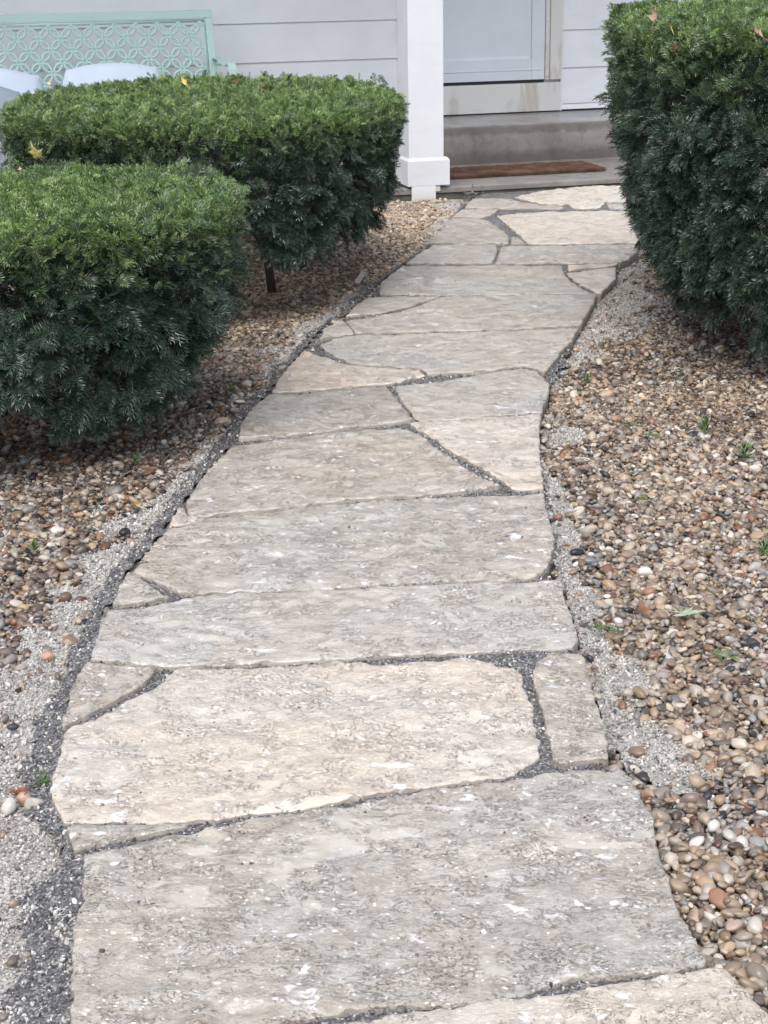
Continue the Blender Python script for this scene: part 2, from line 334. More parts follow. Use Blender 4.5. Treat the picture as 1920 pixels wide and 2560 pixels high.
# ================================================================== THE PATH
def C(k, *pts):                  # traced outlines: k picks the enlarged crop they were read from
    ox, oy, s = {'F': (0, 0, 1659/1920.), '2': (920, 0, 1.659), '3': (0, 600, 1.659), '4': (920, 600, 1.659), '5': (0, 1200, 1.659),
                 '6': (920, 1200, 1.659), '7': (0, 1860, 1.659), '8': (920, 1860, 1.659)}[k]
    return [(ox+x/s, oy+y/s) for x, y in pts]
CREAM, BEIGE, GREY, BROWN, WARM = (.75, .712, .645, .4), (.605, .598, .560, .85), (.585, .578, .545, .6), (.575, .56, .52, .8), (.695, .65, .59, .55)
STONES = [
 (CREAM, C('8', (0,1142),(180,1108),(350,1088),(500,1064),(620,1052),(740,1040),(850,1022),(930,998),(1100,975),(1280,950),(1390,935),(1470,920),(1550,985),(1659,1120),(1760,1290),(1850,1420)) + [(700,2740),(560,2640),(720,2562)]),
 (BEIGE, C('7', (345,455),(390,440),(470,425),(560,402),(680,375),(790,352),(880,330),(960,312),(1140,284),(1300,258),(1500,235)) + C('8', (0,225),(110,208),(250,188),(400,165),(480,152),(600,140),(700,122),(800,108),(900,102),(980,108),(1050,92),(1085,120),(1110,165),(1150,240),(1165,270),(1188,300),(1190,370),(1215,460),(1230,520),(1250,560),(1275,640),(1300,700),(1340,760),(1370,830),(1405,880),(1402,905),(1250,930),(1130,942),(1000,955),(900,962),(820,972),(740,988),(680,1012),(640,1035),(500,1052),(340,1070),(180,1078),(0,1088)) + [(720,2545),(480,2600),(300,2690),(168,2720)] + C('7', (294,1160),(297,1000),(297,900),(299,800),(300,740),(312,700),(322,665),(342,640),(345,540))),
 (BEIGE, C('7', (277,338),(340,331),(440,328),(570,322),(700,318),(783,318),(782,326),(700,348),(620,362),(540,375),(420,398),(305,425),(285,380))),
 (CREAM, C('F', (375,1445),(400,1440),(440,1441),(470,1442),(500,1443),(560,1438),(640,1434),(700,1430),(720,1424),(800,1430),(850,1434),(870,1428),(900,1426),(960,1421),(1000,1416),(1060,1425),(1075,1436),(1110,1440),(1128,1450),(1130,1480),(1138,1495),(1150,1520),(1152,1545),(1160,1570),(1160,1585),(1166,1602),(1166,1632),(1130,1655),(1100,1668),(1090,1675),(1000,1684),(900,1697),(800,1713),(700,1731),(640,1742),(600,1746),(500,1760),(470,1768),(440,1765),(400,1768),(330,1772),(250,1769),(200,1768),(140,1770),(120,1740),(104,1700),(118,1660),(140,1580),(150,1570),(210,1547),(260,1522),(320,1492),(352,1470))),
 (GREY, C('5', (358,748),(440,755),(500,762),(560,770),(618,775),(640,795),(600,838),(540,876),(420,938),(330,983),(262,1018),(258,1003),(290,890),(325,802))),
 (BEIGE, C('6', (740,718),(800,716),(890,720),(905,770),(930,860),(960,950),(985,1040),(998,1100),(992,1160)) + C('8', (975,60),(860,68),(820,80),(790,80),(765,52)) + C('6', (760,1130),(740,1040),(715,930),(690,850),(677,800),(690,768),(722,738))),
 (GREY, C('5', (445,538),(520,532),(600,525),(680,508),(760,492),(900,467),(1100,460),(1400,449),(1640,440)) + C('6', (0,437),(200,428),(400,420),(600,414),(700,410),(795,408),(808,440),(820,490),(850,570),(872,630),(868,655),(852,690),(700,692),(600,700),(500,704),(380,712),(250,714),(120,722),(0,727)) + C('5', (1400,735),(1200,748),(1000,758),(940,764),(860,767),(750,774),(680,768),(620,765),(560,756),(500,750),(430,742),(372,737),(400,650),(425,578))),
 (BEIGE, C('5', (468,520),(465,512),(482,470),(500,430),(535,385),(560,385),(600,417),(645,445),(680,468),(700,482),(640,495),(540,508))),
 (BEIGE, C('5', (612,292),(625,270),(650,240),(690,205),(755,185),(800,168),(870,152),(1000,134),(1200,110),(1420,92),(1640,74)) + C('6', (0,80),(200,72),(300,64),(400,58),(560,58),(730,50),(738,90),(745,120),(760,170),(772,220),(770,275),(750,340),(722,375),(700,392),(640,403),(600,406),(400,413),(200,421),(0,429)) + C('5', (1400,440),(1100,452),(900,457),(820,468),(760,466),(700,440),(640,412),(590,392),(548,374),(580,342),(628,332),(600,320),(582,315))),
 (WARM, C('5', (705,170),(720,140),(738,118),(762,110),(775,130),(785,148),(830,150),(860,158),(810,168),(750,180),(700,186))),
 (BROWN, C('F', (404,1080),(430,1040),(455,1008),(480,980),(500,964),(560,957),(600,950),(640,945),(700,937),(780,928),(865,924),(905,937),(928,955),(960,979),(1000,1006),(1050,1036),(1082,1050),(1000,1060),(900,1068),(750,1080),(680,1088),(600,1097),(560,1104),(500,1106),(460,1112),(430,1116),(410,1112),(402,1096))),
 (WARM, C('F', (886,913),(940,908),(1000,905),(1060,899),(1100,896),(1167,893),(1166,940),(1168,1000),(1172,1030),(1175,1056),(1140,1055),(1105,1052),(1080,1036),(1040,1009),(990,983),(955,962),(945,948),(926,940),(900,926))),
 (BROWN, C('F', (582,850),(650,849),(700,845),(750,841),(835,834),(850,856),(865,873),(880,890),(890,907),(860,912),(840,915),(700,932),(600,941),(515,947),(520,915),(545,880))),
 (GREY, C('F', (850,833),(900,828),(950,822),(1040,807),(1128,793),(1160,800),(1187,825),(1185,850),(1175,870),(1172,888),(1100,893),(1000,902),(908,909),(895,898),(880,880),(866,860))),
 (WARM, C('F', (657,758),(700,770),(730,782),(760,788),(840,795),(905,799),(918,810),(850,826),(750,836),(650,844),(588,847),(600,820),(630,785))),
 (GREY, C('F', (690,745),(720,730),(760,724),(900,720),(1100,714),(1250,708),(1235,735),(1215,757),(1205,770),(1175,806),(1160,797),(1130,788),(1040,802),(925,807),(910,795),(840,791),(790,786),(760,783),(720,767))),
 (BEIGE, C('F', (692,734),(700,710),(725,694),(740,690),(750,700),(766,718),(740,723),(715,729))),
 (GREY, C('F', (822,639),(790,642),(760,665),(747,680),(780,678),(820,673),(880,661),(930,645),(950,638))),
 (GREY, C('F', (950,641),(1100,638),(1288,636),(1285,650),(1270,675),(1255,701),(1200,705),(1100,710),(900,715),(768,719),(748,693),(800,685),(860,674),(920,655))),
 (GREY, C('F', (820,633),(822,610),(845,590),(868,574),(960,573),(1060,571),(1150,572),(1214,573),(1218,590),(1238,610),(1280,632),(1100,634),(950,635))),
 (WARM, C('F', (1224,588),(1270,582),(1330,575),(1330,600),(1312,618),(1298,631),(1285,629),(1245,607))),
 (WARM, C('F', (1226,573),(1290,570),(1334,568),(1328,573),(1270,579),(1228,583))),
 (GREY, C('F', (877,568),(900,550),(937,528),(1000,528),(1072,527),(1074,545),(1062,566),(960,569))),
 (BEIGE, C('F', (1084,530),(1200,529),(1380,527),(1378,540),(1360,556),(1340,567),(1200,566),(1070,567),(1078,545))),
 (BEIGE, C('2', (252,1008),(290,965),(345,908),(400,904),(470,908),(520,928),(560,958),(582,975),(584,1008),(400,1008))),
 (BEIGE, C('2', (592,1008),(594,980),(605,975),(632,990),(658,1008))),
 (CREAM, C('2', (535,892),(620,880),(700,876),(900,872),(1080,870),(1092,930),(1118,985),(1180,1004),(1000,1006),(668,1008),(640,985),(600,948))),
 (BEIGE, C('2', (350,900),(385,870),(450,868),(540,870),(525,886),(480,902),(410,900))),
 (GREY, C('2', (402,860),(432,824),(500,822),(590,824),(640,838),(700,848),(800,850),(812,862),(700,863),(500,862))),
 (CREAM, C('2', (606,817),(700,795),(850,778),(1045,768),(1065,800),(1075,836),(985,840),(960,862),(850,863),(830,845),(790,846),(705,842),(665,832))),
 (GREY, C('2', (990,843),(1080,840),(1180,838),(1180,862),(1080,862),(1000,860))),
 (BEIGE, C('2', (1088,838),(1075,800),(1055,768),(1200,758),(1330,752),(1330,836),(1190,836))),
 (CREAM, C('2', (1100,930),(1090,870),(1180,868),(1330,864),(1330,900),(1300,960),(1200,1000),(1128,984))),
]
ZT = .045
LEFT = C('F', (150,2330),(153,2212),(160,2030),(165,1990),(178,1960),(180,1850),(150,1790),(135,1760),(105,1700),(120,1650),(140,1560),(190,1425),(225,1320),(245,1300),(270,1240),(310,1200),(350,1150),(385,1100),(430,1040),(500,962),(520,915),(580,848),(655,757),(700,705),(745,685),(822,610),(875,568),(940,524),(1003,447),(1025,420))
RIGHT = C('F', (1760,2330),(1659,2185),(1560,2084),(1525,2080),(1495,2010),(1460,1930),(1430,1850),(1412,1750),(1390,1720),(1360,1655),(1312,1640),(1310,1590),(1290,1500),(1255,1415),(1245,1390),(1243,1360),(1220,1280),(1210,1250),(1190,1220),(1196,1180),(1190,1130),(1175,1060),(1165,990),(1167,893),(1187,850),(1187,825),(1175,808),(1235,735),(1250,705),(1290,637),(1335,570),(1378,525),(1450,490),(1480,440),(1500,400))
def chain(c):
    p = np.array([gp(x, y, ZT)[:2] for x, y in c]); i = np.argsort(p[:, 1]); return p[i]
LC, RC = chain(LEFT), chain(RIGHT)
def xl(y): return np.interp(y, LC[:, 1], LC[:, 0])
def xr(y): return np.interp(y, RC[:, 1], RC[:, 0])

path = empty('garden_path', (0, 0, 0)); tag(path, 'curving path of wet irregular limestone flagstones running to the porch step', kind='structure')
def pip(px, py, poly):
    n = len(poly); inside = np.zeros(len(px), bool); j = n-1
    for i in range(n):
        xi, yi = poly[i]; xj, yj = poly[j]
        c = ((yi > py) != (yj > py)) & (px < (xj-xi)*(py-yi)/((yj-yi) or 1e-12)+xi); inside ^= c; j = i
    return inside
def build_stone(k, colr, pix):
    P = [gp(x, y, ZT)[:2] for x, y in pix]
    area = sum(P[i][0]*P[(i+1) % len(P)][1]-P[(i+1) % len(P)][0]*P[i][1] for i in range(len(P)))/2
    if area < 0: P = P[::-1]
    ym = sum(p[1] for p in P)/len(P); step = .008 if ym < 4.2 else (.012 if ym < 6.5 else .022)
    grid = .011 if ym < 3.6 else (.014 if ym < 5 else (.02 if ym < 7 else .034))
    out = []; n = len(P)
    for i in range(n):
        a, b = Vector(P[i]), Vector(P[(i+1) % n]); L = (b-a).length; m = max(1, int(L/step)); d = (b-a)/max(L, 1e-6); nn = Vector((d.y, -d.x))
        for q in range(m):
            p = a+(b-a)*(q/m)
            j = nz(p.x, p.y, k*3.1, 28, 4)*.0042*min(1, L/.02)-.0018
            out.append(p+nn*(j+.001))
    N = len(out); inner = []
    for i in range(N):
        t = (out[(i+1) % N]-out[i-1]); t.normalize(); inner.append(out[i]+Vector((-t.y, t.x))*.0032)
    A = np.array([tuple(p) for p in out]); x0, y0 = A.min(0); x1, y1 = A.max(0)
    gx, gy = np.meshgrid(np.arange(x0, x1, grid), np.arange(y0, y1, grid)); gx = gx.ravel()+RNG.uniform(-.3, .3, gx.size)*grid; gy = gy.ravel()+RNG.uniform(-.3, .3, gy.size)*grid
    IN = np.array([tuple(p) for p in inner]); ok = pip(gx, gy, IN); gx, gy = gx[ok], gy[ok]
    D = np.full(len(gx), 9.)
    for c in range(0, len(gx), 4000):
        s = slice(c, c+4000); D[s] = np.sqrt(((gx[s, None]-A[None, :, 0])**2+(gy[s, None]-A[None, :, 1])**2).min(1))
    ok = D > .0065; gx, gy, D = gx[ok], gy[ok], D[ok]
    iok = pip(IN[:, 0], IN[:, 1], A); pts = [tuple(p) for p in out]+[tuple(p) for p, q in zip(IN, iok) if q]+list(zip(gx, gy))
    edges = [(i, (i+1) % N) for i in range(N)]
    v2, _, f2, ov, _, _ = delaunay_2d_cdt([Vector(p) for p in pts], edges, [], 1, 1e-6)
    rim = {}
    tilt = Vector((random.uniform(-1, 1), random.uniform(-1, 1)))*.004; base = ZT+random.uniform(-.003, .002); c0 = Vector((A[:, 0].mean(), A[:, 1].mean()))
    amp = .0040 if colr is not GREY else .0024
    V = []
    for i, p in enumerate(v2):
        src = ov[i][0] if ov[i] else -1
        z = base+tilt.dot(p-c0)
        r = noise.fractal(Vector((p.x*5, p.y*12, k*7.)), .55, 2.2, 5)
        r2 = noise.fractal(Vector((p.x*17+3, p.y*34, k*3.)), .6, 2.1, 4)
        z += amp*r+amp*.55*r2 + (.0013*math.copysign(1, r2-.12) if abs(r) > .1 else 0)
        if 0 <= src < N: z -= .0030+.0022*noise.noise(Vector((p.x*60, p.y*60, 1.))); rim[src] = i
        elif src >= 0 and src < N+int(iok.sum()): z -= .0005
        V.append((p.x, p.y, z))
    F = [tuple(f) for f in f2]; nb = len(V)
    if len(rim) == N:
        for lev, (dz, off) in enumerate(((-.018, .0008), (-.05, -.002))):
            for i in range(N):
                t = (out[(i+1) % N]-out[i-1]); t.normalize(); nn = Vector((t.y, -t.x))*(off+.003*noise.noise(Vector((out[i].x*45, out[i].y*45, lev*4.))))
                V.append((out[i].x+nn.x, out[i].y+nn.y, ZT+dz))
        for i in range(N):
            j = (i+1) % N
            F.append((rim[i], nb+i, nb+j, rim[j])); F.append((nb+i, nb+N+i, nb+N+j, nb+j))
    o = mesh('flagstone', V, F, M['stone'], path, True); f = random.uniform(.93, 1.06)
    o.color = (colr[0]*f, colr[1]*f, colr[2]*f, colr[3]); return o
for k, (c, pix) in enumerate(STONES): build_stone(k, c, pix)

# zones beside the path, in distances from its edges (read off the photograph at many heights)
LT = np.array([(380,8,60),(430,8,60),(480,8,45),(540,7,14),(600,20,22),(620,32,38),(660,30,65),(690,30,85),(760,25,80),(820,25,42),(880,32,36),(950,34,52),(1020,32,70),(1090,38,125),(1150,38,125),(1230,36,105),(1300,42,105),(1380,38,140),(1430,42,190),(1500,48,235),(1560,50,265),(1700,48,420),(1780,62,500),(1850,95,600),(2000,112,700),(2212,110,800),(2400,110,900)], float)
RT = np.array([(400,0,60,0),(540,0,85,0),(600,0,115,0),(680,0,160,0),(720,3,130,0),(750,8,62,0),(790,38,85,0),(815,22,60,0),(840,0,4,0),(890,0,2,0),(910,0,70,15),(935,0,115,20),(960,0,40,10),(975,0,4,0),(1020,0,16,0),(1060,4,44,0),(1100,0,60,0),(1150,0,66,0),(1230,7,72,0),(1300,4,62,0),(1400,4,84,0),(1450,0,100,0),(1500,0,112,0),(1550,0,104,0),(1600,0,130,20),(1640,14,165,35),(1680,0,180,60),(1720,0,190,110),(1760,0,60,55),(1800,0,3,0),(2400,0,3,0)], float)
LE = np.array(sorted([(y/FS, x/FS) for x, y in LEFT])); RE = np.array(sorted([(y/FS, x/FS) for x, y in RIGHT]))
def zones(x, y):
    P = np.stack([x, y, np.full_like(x, .015)], 1); px, py = prn(P); fx, fy = px/FS, py/FS
    wob = np.array([nz(a, b, 5., 7, 4) for a, b in zip(x, y)])
    dl = np.interp(fy, LE[:, 0], LE[:, 1])-fx; dr = fx-np.interp(fy, RE[:, 0], RE[:, 1])
    jit = 1+wob*.55
    inside = (x > xl(y)-.002) & (x < xr(y)+.002)
    ld = np.interp(fy, LT[:, 0], LT[:, 1])*np.where(fy < 1700, .82, .9)
    dark = (~inside) & (((dl > 0) & (dl < ld*(1+wob*.9))) | ((dr > 0) & (dr < np.interp(fy, RT[:, 0], RT[:, 1])*jit)))
    Lw = np.interp(fy, LT[:, 0], LT[:, 2]); Rw = np.interp(fy, RT[:, 0], RT[:, 2]); Ri = np.interp(fy, RT[:, 0], RT[:, 3])
    jit2 = 1+wob*.75
    light = (~inside) & (~dark) & (((dl > 0) & (dl < Lw*jit2)) | ((dr > Ri*(1-wob*.8)) & (dr < Rw*jit2)))
    return inside, dark, light
def field(x0, x1, y0, y1, s):
    gx, gy = np.meshgrid(np.arange(x0, x1, s), np.arange(y0, y1, s)); return gx.ravel(), gy.ravel(), gx.shape
def gh(x, y):                     # gentle unevenness of the gravel bed
    return np.array([noise.noise(Vector((a*2.3, b*2.3, 2.)))*.008+noise.noise(Vector((a*9, b*9, 4.)))*.004 for a, b in zip(x, y)])

# ground sheets
o = mesh('ground', [(-300,-300,-.022),(300,-300,-.022),(300,300,-.022),(-300,300,-.022)], [(0,1,2,3)], M['soil']); tag(o, kind='structure')
S = .02; fx, fy, sh = field(-3.3, 3.6, 1.9, 10.8, .03)
H = gh(fx, fy)-.006; ny, nx = sh
V = np.stack([fx, fy, H], 1)
F = [(r*nx+c, r*nx+c+1, (r+1)*nx+c+1, (r+1)*nx+c) for r in range(ny-1) for c in range(nx-1)]
o = mesh('gravel_bed', V, F, M['soil'], None, True); tag(o, kind='structure')
fx, fy, sh = field(-1.3, 1.8, 1.9, 10.6, .014); ny, nx = sh
ins, dk, lt = zones(fx, fy); fine = np.array([nz(a, b, 1., 40, 3) for a, b in zip(fx, fy)])
g0 = gh(fx, fy)
dout = np.maximum(np.maximum(xl(fy)-fx, fx-xr(fy)), 0)
Zd = np.where(ins, .0335+fine*.0035, np.maximum(.031-dout*.26, .004)+g0*.6+fine*.004); Zl = g0+.006+fine*.004
def sheet(mask, Z, name, mat, par=None):
    m2 = mask.reshape(sh); cell = m2[:-1, :-1] & m2[1:, :-1] & m2[:-1, 1:] & m2[1:, 1:]
    rr, cc = np.nonzero(cell); q = np.stack([rr*nx+cc, rr*nx+cc+1, (rr+1)*nx+cc+1, (rr+1)*nx+cc], 1)
    u, inv = np.unique(q, return_inverse=True); Vv = np.stack([fx, fy, Z], 1)[u]
    o = mesh(name, Vv, inv.reshape(-1, 4).tolist(), mat, par, True); return o
def grow(m):
    a = m.reshape(sh); b = a.copy(); b[1:] |= a[:-1]; b[:-1] |= a[1:]; b[:, 1:] |= a[:, :-1]; b[:, :-1] |= a[:, 1:]; return b.ravel()
o = sheet(grow(dk) | (ins & (fx < xr(fy)-.022)), Zd, 'joint_sand', M['sheet_dark'], path); tag(o, kind='stuff')
Zl = np.where(dk, np.minimum(Zl, Zd-.004), Zl)
o = sheet(grow(lt | dk) & ~(ins), Zl, 'limestone_dust', M['sheet_light']); tag(o, kind='structure')

# ------------------------------------------------------------------ scattering
def scatter(name, P, E, Sc, pick, templates, attrs=None, parent=None):
    me = bpy.data.meshes.new(name); n = len(P); me.vertices.add(n); me.vertices.foreach_set('co', np.asarray(P, np.float32).ravel())
    me.attributes.new('rot', 'FLOAT_VECTOR', 'POINT').data.foreach_set('vector', np.asarray(E, np.float32).ravel())
    me.attributes.new('size', 'FLOAT_VECTOR', 'POINT').data.foreach_set('vector', np.asarray(Sc, np.float32).ravel())
    me.attributes.new('pick', 'INT', 'POINT').data.foreach_set('value', np.asarray(pick, np.int32))
    for k, v in (attrs or {}).items(): me.attributes.new(k, 'FLOAT', 'POINT').data.foreach_set('value', np.asarray(v, np.float32))
    o = bpy.data.objects.new(name, me); COL.objects.link(o)
    if parent: o.parent = parent
    ng = bpy.data.node_groups.new(name, 'GeometryNodeTree')
    ng.interface.new_socket('Geometry', in_out='INPUT', socket_type='NodeSocketGeometry'); ng.interface.new_socket('Geometry', in_out='OUTPUT', socket_type='NodeSocketGeometry')
    nn = ng.nodes.new; ll = ng.links.new
    gi = nn('NodeGroupInput'); go = nn('NodeGroupOutput'); ip = nn('GeometryNodeInstanceOnPoints'); ci = nn('GeometryNodeCollectionInfo')
    ci.inputs[0].default_value = templates; ci.inputs['Separate Children'].default_value = True; ci.inputs['Reset Children'].default_value = True
    def na(n_, t_):
        x = nn('GeometryNodeInputNamedAttribute'); x.data_type = t_; x.inputs[0].default_value = n_; return x.outputs[0]
    ll(gi.outputs[0], ip.inputs['Points']); ll(ci.outputs[0], ip.inputs['Instance']); ip.inputs['Pick Instance'].default_value = True
    ll(na('pick', 'INT'), ip.inputs['Instance Index']); e = nn('FunctionNodeEulerToRotation')
    ll(na('rot', 'FLOAT_VECTOR'), e.inputs[0]); ll(e.outputs[0], ip.inputs['Rotation']); ll(na('size', 'FLOAT_VECTOR'), ip.inputs['Scale'])
    ll(ip.outputs[0], go.inputs[0]); o.modifiers.new('scatter', 'NODES').node_group = ng
    return tag(o, kind='stuff')
def templ(name, list_vf, mat, smooth=True):
    c = bpy.data.collections.new(name)
    for i, (v, f) in enumerate(list_vf):
        me = bpy.data.meshes.new(f'{name}_{i:02d}'); me.from_pydata([tuple(p) for p in v], [], f); me.materials.append(mat)
        if smooth: me.shade_smooth()
        if name == 'sprig':
            isl = np.arange(len(v))//5*1.; me.attributes.new('vary', 'FLOAT', 'POINT').data.foreach_set('value', np.modf(np.sin(isl*12.9898+i*7.1)*43758.5453)[0].__abs__().astype(np.float32))
        c.objects.link(bpy.data.objects.new(f'{name}_{i:02d}', me))
    return c
def ico(sub):
    bm = bmesh.new(); bmesh.ops.create_icosphere(bm, subdivisions=sub, radius=1); v = [x.co.copy() for x in bm.verts]; f = [tuple(q.index for q in x.verts) for x in bm.faces]; bm.free(); return v, f
def rockshape(seed, sub, amp, freq, flat=(1, .8, .6), facet=0):
    v, f = ico(sub); R = random.Random(seed); off = Vector((R.uniform(0, 50),)*3)
    planes = [(Vector((R.gauss(0, 1), R.gauss(0, 1), R.gauss(0, 1))).normalized(), R.uniform(.62, .88)) for _ in range(facet)]
    out = []
    for p in v:
        q = p*(1+amp*noise.noise(p*freq+off)+amp*.4*noise.noise(p*freq*2.3+off))
        for nn, d in planes:
            t = q.dot(nn)-d
            if t > 0: q = q-nn*t*.85
        out.append(Vector((q.x*flat[0], q.y*flat[1], q.z*flat[2])))
    return out, f
T_PEB = templ('pebble', [rockshape(i, 3, .22, .9, (1.15, random.uniform(.72, .95), random.uniform(.5, .78)), facet=(i % 4)*2) for i in range(9)], M['pebble'])
T_GL = templ('grain', [rockshape(30+i, 1, .4, 1.2, (1.1, .8, .6)) for i in range(5)], M['grit_light'], False)
T_GD = templ('dust_grain', [rockshape(40+i, 1, .4, 1.2, (1.1, .8, .6)) for i in range(5)], M['grit_dark'], False)
def jgrid(s, y0, y1, margin=.35):
    fx, fy, _ = field(-3.3, 3.5, y0, y1, s); fx = fx+RNG.uniform(-.5, .5, fx.size)*s; fy = fy+RNG.uniform(-.5, .5, fy.size)*s
    ok = np.abs(fx) < fy*.2286*1.04+margin; ok &= ((fx-HO.x)*HV.x+(fy-HO.y)*HV.y) < -.02
    return fx[ok], fy[ok]
def rnd_rot(n): return RNG.uniform(0, 6.283, (n, 3))
def pebbles():
    PX, PY, PZ, R = [], [], [], []
    for layer, (s, zoff, y0, y1) in enumerate(((.0165, .0, 2.0, 10.4), (.019, .007, 2.0, 10.4), (.027, .014, 2.0, 10.4), (.012, -.002, 2.0, 6.5))):
        x, y = jgrid(s, y0, y1); ins, dk, lt = zones(x, y)
        pr = np.where(ins, 0, np.where(dk, .012, np.where(lt, .035, 1.)))
        sparse = np.clip(.5+1.2*np.array([nz(a, b, 9., 3.5, 2) for a, b in zip(x, y)]), 0, 1)
        if layer == 2: pr = pr*(.25+.7*sparse)
        ok = RNG.random(x.size) < pr; lift = np.where(dk | lt, .008, 0)[ok]; x, y = x[ok], y[ok]
        r = np.clip(RNG.lognormal(math.log(.0083 if layer != 3 else .0048), .36, x.size), .0035, .0185)
        big = RNG.random(x.size) < .012; r = np.where(big, r*1.35, r)
        ok2 = (x < xl(y)-r*.9) | (x > xr(y)+r*.35)
        x, y, r, lift = x[ok2], y[ok2], r[ok2], lift[ok2]
        PX.append(x); PY.append(y); PZ.append(gh(x, y)+zoff+lift+r*.15); R.append(r)
    x, y, z, r = map(np.concatenate, (PX, PY, PZ, R)); n = len(x)
    E = np.stack([RNG.normal(0, .35, n), RNG.normal(0, .35, n), RNG.uniform(0, 6.28, n)], 1)
    Sc = np.stack([r, r*RNG.uniform(.85, 1.1, n), r*RNG.uniform(.85, 1.1, n)], 1)
    wb = np.array([nz(p, q, 6., 1.6, 2) for p, q in zip(x, y)]); sandy = np.where(x < xl(y), np.clip((y-5.2)/1.8+wb*.8, 0, 1), np.clip(.15+wb*.5, 0, .4))*.9
    return scatter('gravel', np.stack([x, y, z], 1), E, Sc, RNG.integers(0, 9, n), T_PEB, {'sandy': sandy})
tag(pebbles(), 'rounded wet brown and tan pebbles spread on both sides of the path', 'gravel')
def grains():
    for which, s, T, name, lab, r0 in ((2, .0072, T_GL, 'limestone_grit', 'pale limestone grit in bands between the path and the pebbles', .0026), (1, .0068, T_GD, 'dark_grit', 'dark wet stone dust along the edges of the path', .0026)):
        fx, fy, _ = field(-1.45, 1.4, 2.0, 7.6, s); fx = fx+RNG.uniform(-.5, .5, fx.size)*s; fy = fy+RNG.uniform(-.5, .5, fy.size)*s
        ok = np.abs(fx) < fy*.2286*1.03+.15
        if which == 2: ok &= (fx < xl(fy)) | (fx > xr(fy))
        ok &= (fx > xl(fy)-.85) & (fx < xr(fy)+.6)
        fx, fy = fx[ok], fy[ok]; ins, dk, lt = zones(fx, fy)
        if which == 1:
            gsel = (dk & (RNG.random(fx.size) < .9)) | (ins & (fx < xr(fy)-.012) & (RNG.random(fx.size) < .5)); d = np.maximum(np.maximum(xl(fy)-fx, fx-xr(fy)), 0)
            zz = np.where(ins, .034, np.maximum(.031-d*.26, .004)+gh(fx, fy)*.6)
        else: gsel = (lt & (RNG.random(fx.size) < .95)) | (dk & (fx < xl(fy)) & (RNG.random(fx.size) < np.clip((3.4-fy)*.8, 0, 1)*.22*(np.array([nz(a, b, 2., 9, 3) for a, b in zip(fx, fy)]) > -.05)+.04)); zz = np.where(dk, .03, gh(fx, fy)+.008)
        fx, fy, zz = fx[gsel], fy[gsel], zz[gsel]; n = len(fx); r = np.clip(RNG.lognormal(math.log(r0), .38, n), .0014, .008)
        tag(scatter(name, np.stack([fx, fy, zz+r*.2], 1), rnd_rot(n), np.stack([r]*3, 1), RNG.integers(0, 5, n), T), lab, 'grit')
grains()

# ================================================================== THE HOUSE
house = empty('house', HO, PSI); tag(house, 'white clapboard house front with a panelled door behind a covered porch', 'house')
def hbox(name, u0, u1, v0, v1, z0, z1, mat, parent=house, bevel=.003):
    return MB().box(u0, u1, v0, v1, z0, z1).build(name, mat, parent, False, bevel)
ZS = .085                                               # porch slab top
vR = (huv(1531, 399, ZS)[1]+huv(1130, 408, ZS)[1])/2     # riser of the door step
ZST = hp(1130, 318, vR)[1]                              # top of the step
vW = (huv(1512, 271, ZST)[1]+huv(1262, 285, ZST)[1])/2   # face of the wall
UL, UR = -6., 5.
slab = empty('porch_slab', HO, PSI); tag(slab, 'wet concrete porch slab with a mossy grooved front edge', kind='structure')
def rough_box(name, u0, u1, v0, v1, z0, z1, mat, parent, step=.05, amp=.004, rnd=.012):
    """front face and top as one sheet with a rounded, chipped nose"""
    prof = [(v0, z0), (v0, z0+(z1-z0)*.5), (v0, z1-rnd), (v0+rnd*.3, z1-rnd*.3), (v0+rnd, z1), (v0+.1, z1), (v0+(v1-v0)*.5, z1), (v1, z1)]
    n = int((u1-u0)/step); V = []; F = []
    for i in range(n+1):
        u = u0+(u1-u0)*i/n
        for j, (v, z) in enumerate(prof):
            k = amp*noise.noise(Vector((u*9, v*9, z*9)))+amp*.6*noise.noise(Vector((u*31, j*3., 1.)))
            V.append((u, v-(k if j < 4 else 0), z+(k*.5 if 1 < j < 7 else 0)))
    m = len(prof)
    for i in range(n):
        for j in range(m-1): F.append((i*m+j, (i+1)*m+j, (i+1)*m+j+1, i*m+j+1))
    F.append(tuple(range(m))); F.append(tuple(n*m+j for j in reversed(range(m))))
    return mesh(name, V, F, mat, parent, True)
rough_box('slab_top', UL, UR, 0, vR+.05, .052, ZS, M['slab'], slab, .04, .003, .006)
rough_box('slab_edge', UL, UR, .012, .6, -.06, .0495, M['slabedge'], slab, .03, .006, .004)
step = empty('door_step', HO, PSI); tag(step, 'broad weathered concrete step below the front door', kind='structure')
rough_box('step_block', hp(905, 400, vR)[0], UR, vR, vW+.04, ZS-.02, ZST, M['step'], step, .03, .005, .018)

# siding
fl, fr, dl_, dr_ = hp(1040, 200, vW)[0], hp(1399, 200, vW)[0], hp(1060, 150, vW)[0], hp(1359, 150, vW)[0]
def siding(u0, u1, zs, zbot, ztop=3.5):
    zs = sorted(zs); e = (zs[-1]-zs[0])/(len(zs)-1); full = list(zs)
    while full[-1] < ztop: full.append(full[-1]+e)
    while full[0]-e > zbot: full.insert(0, full[0]-e)
    for a, b in zip([zbot]+full, full+[full[-1]+e]):
        if b-a < .01: continue
        v = [(u0,vW-.016,a),(u1,vW-.016,a),(u1,vW-.003,b+.012),(u0,vW-.003,b+.012),(u0,vW+.01,a),(u1,vW+.01,a),(u1,vW+.01,b+.012),(u0,vW+.01,b+.012)]
        mesh('siding_board', v, [(0,1,2,3),(0,4,5,1),(4,7,6,5),(0,3,7,4),(1,5,6,2),(3,2,6,7)], M['siding'], house)
zl = [hp(850, y, vW-.016)[1] for y in (149.5, 52)]
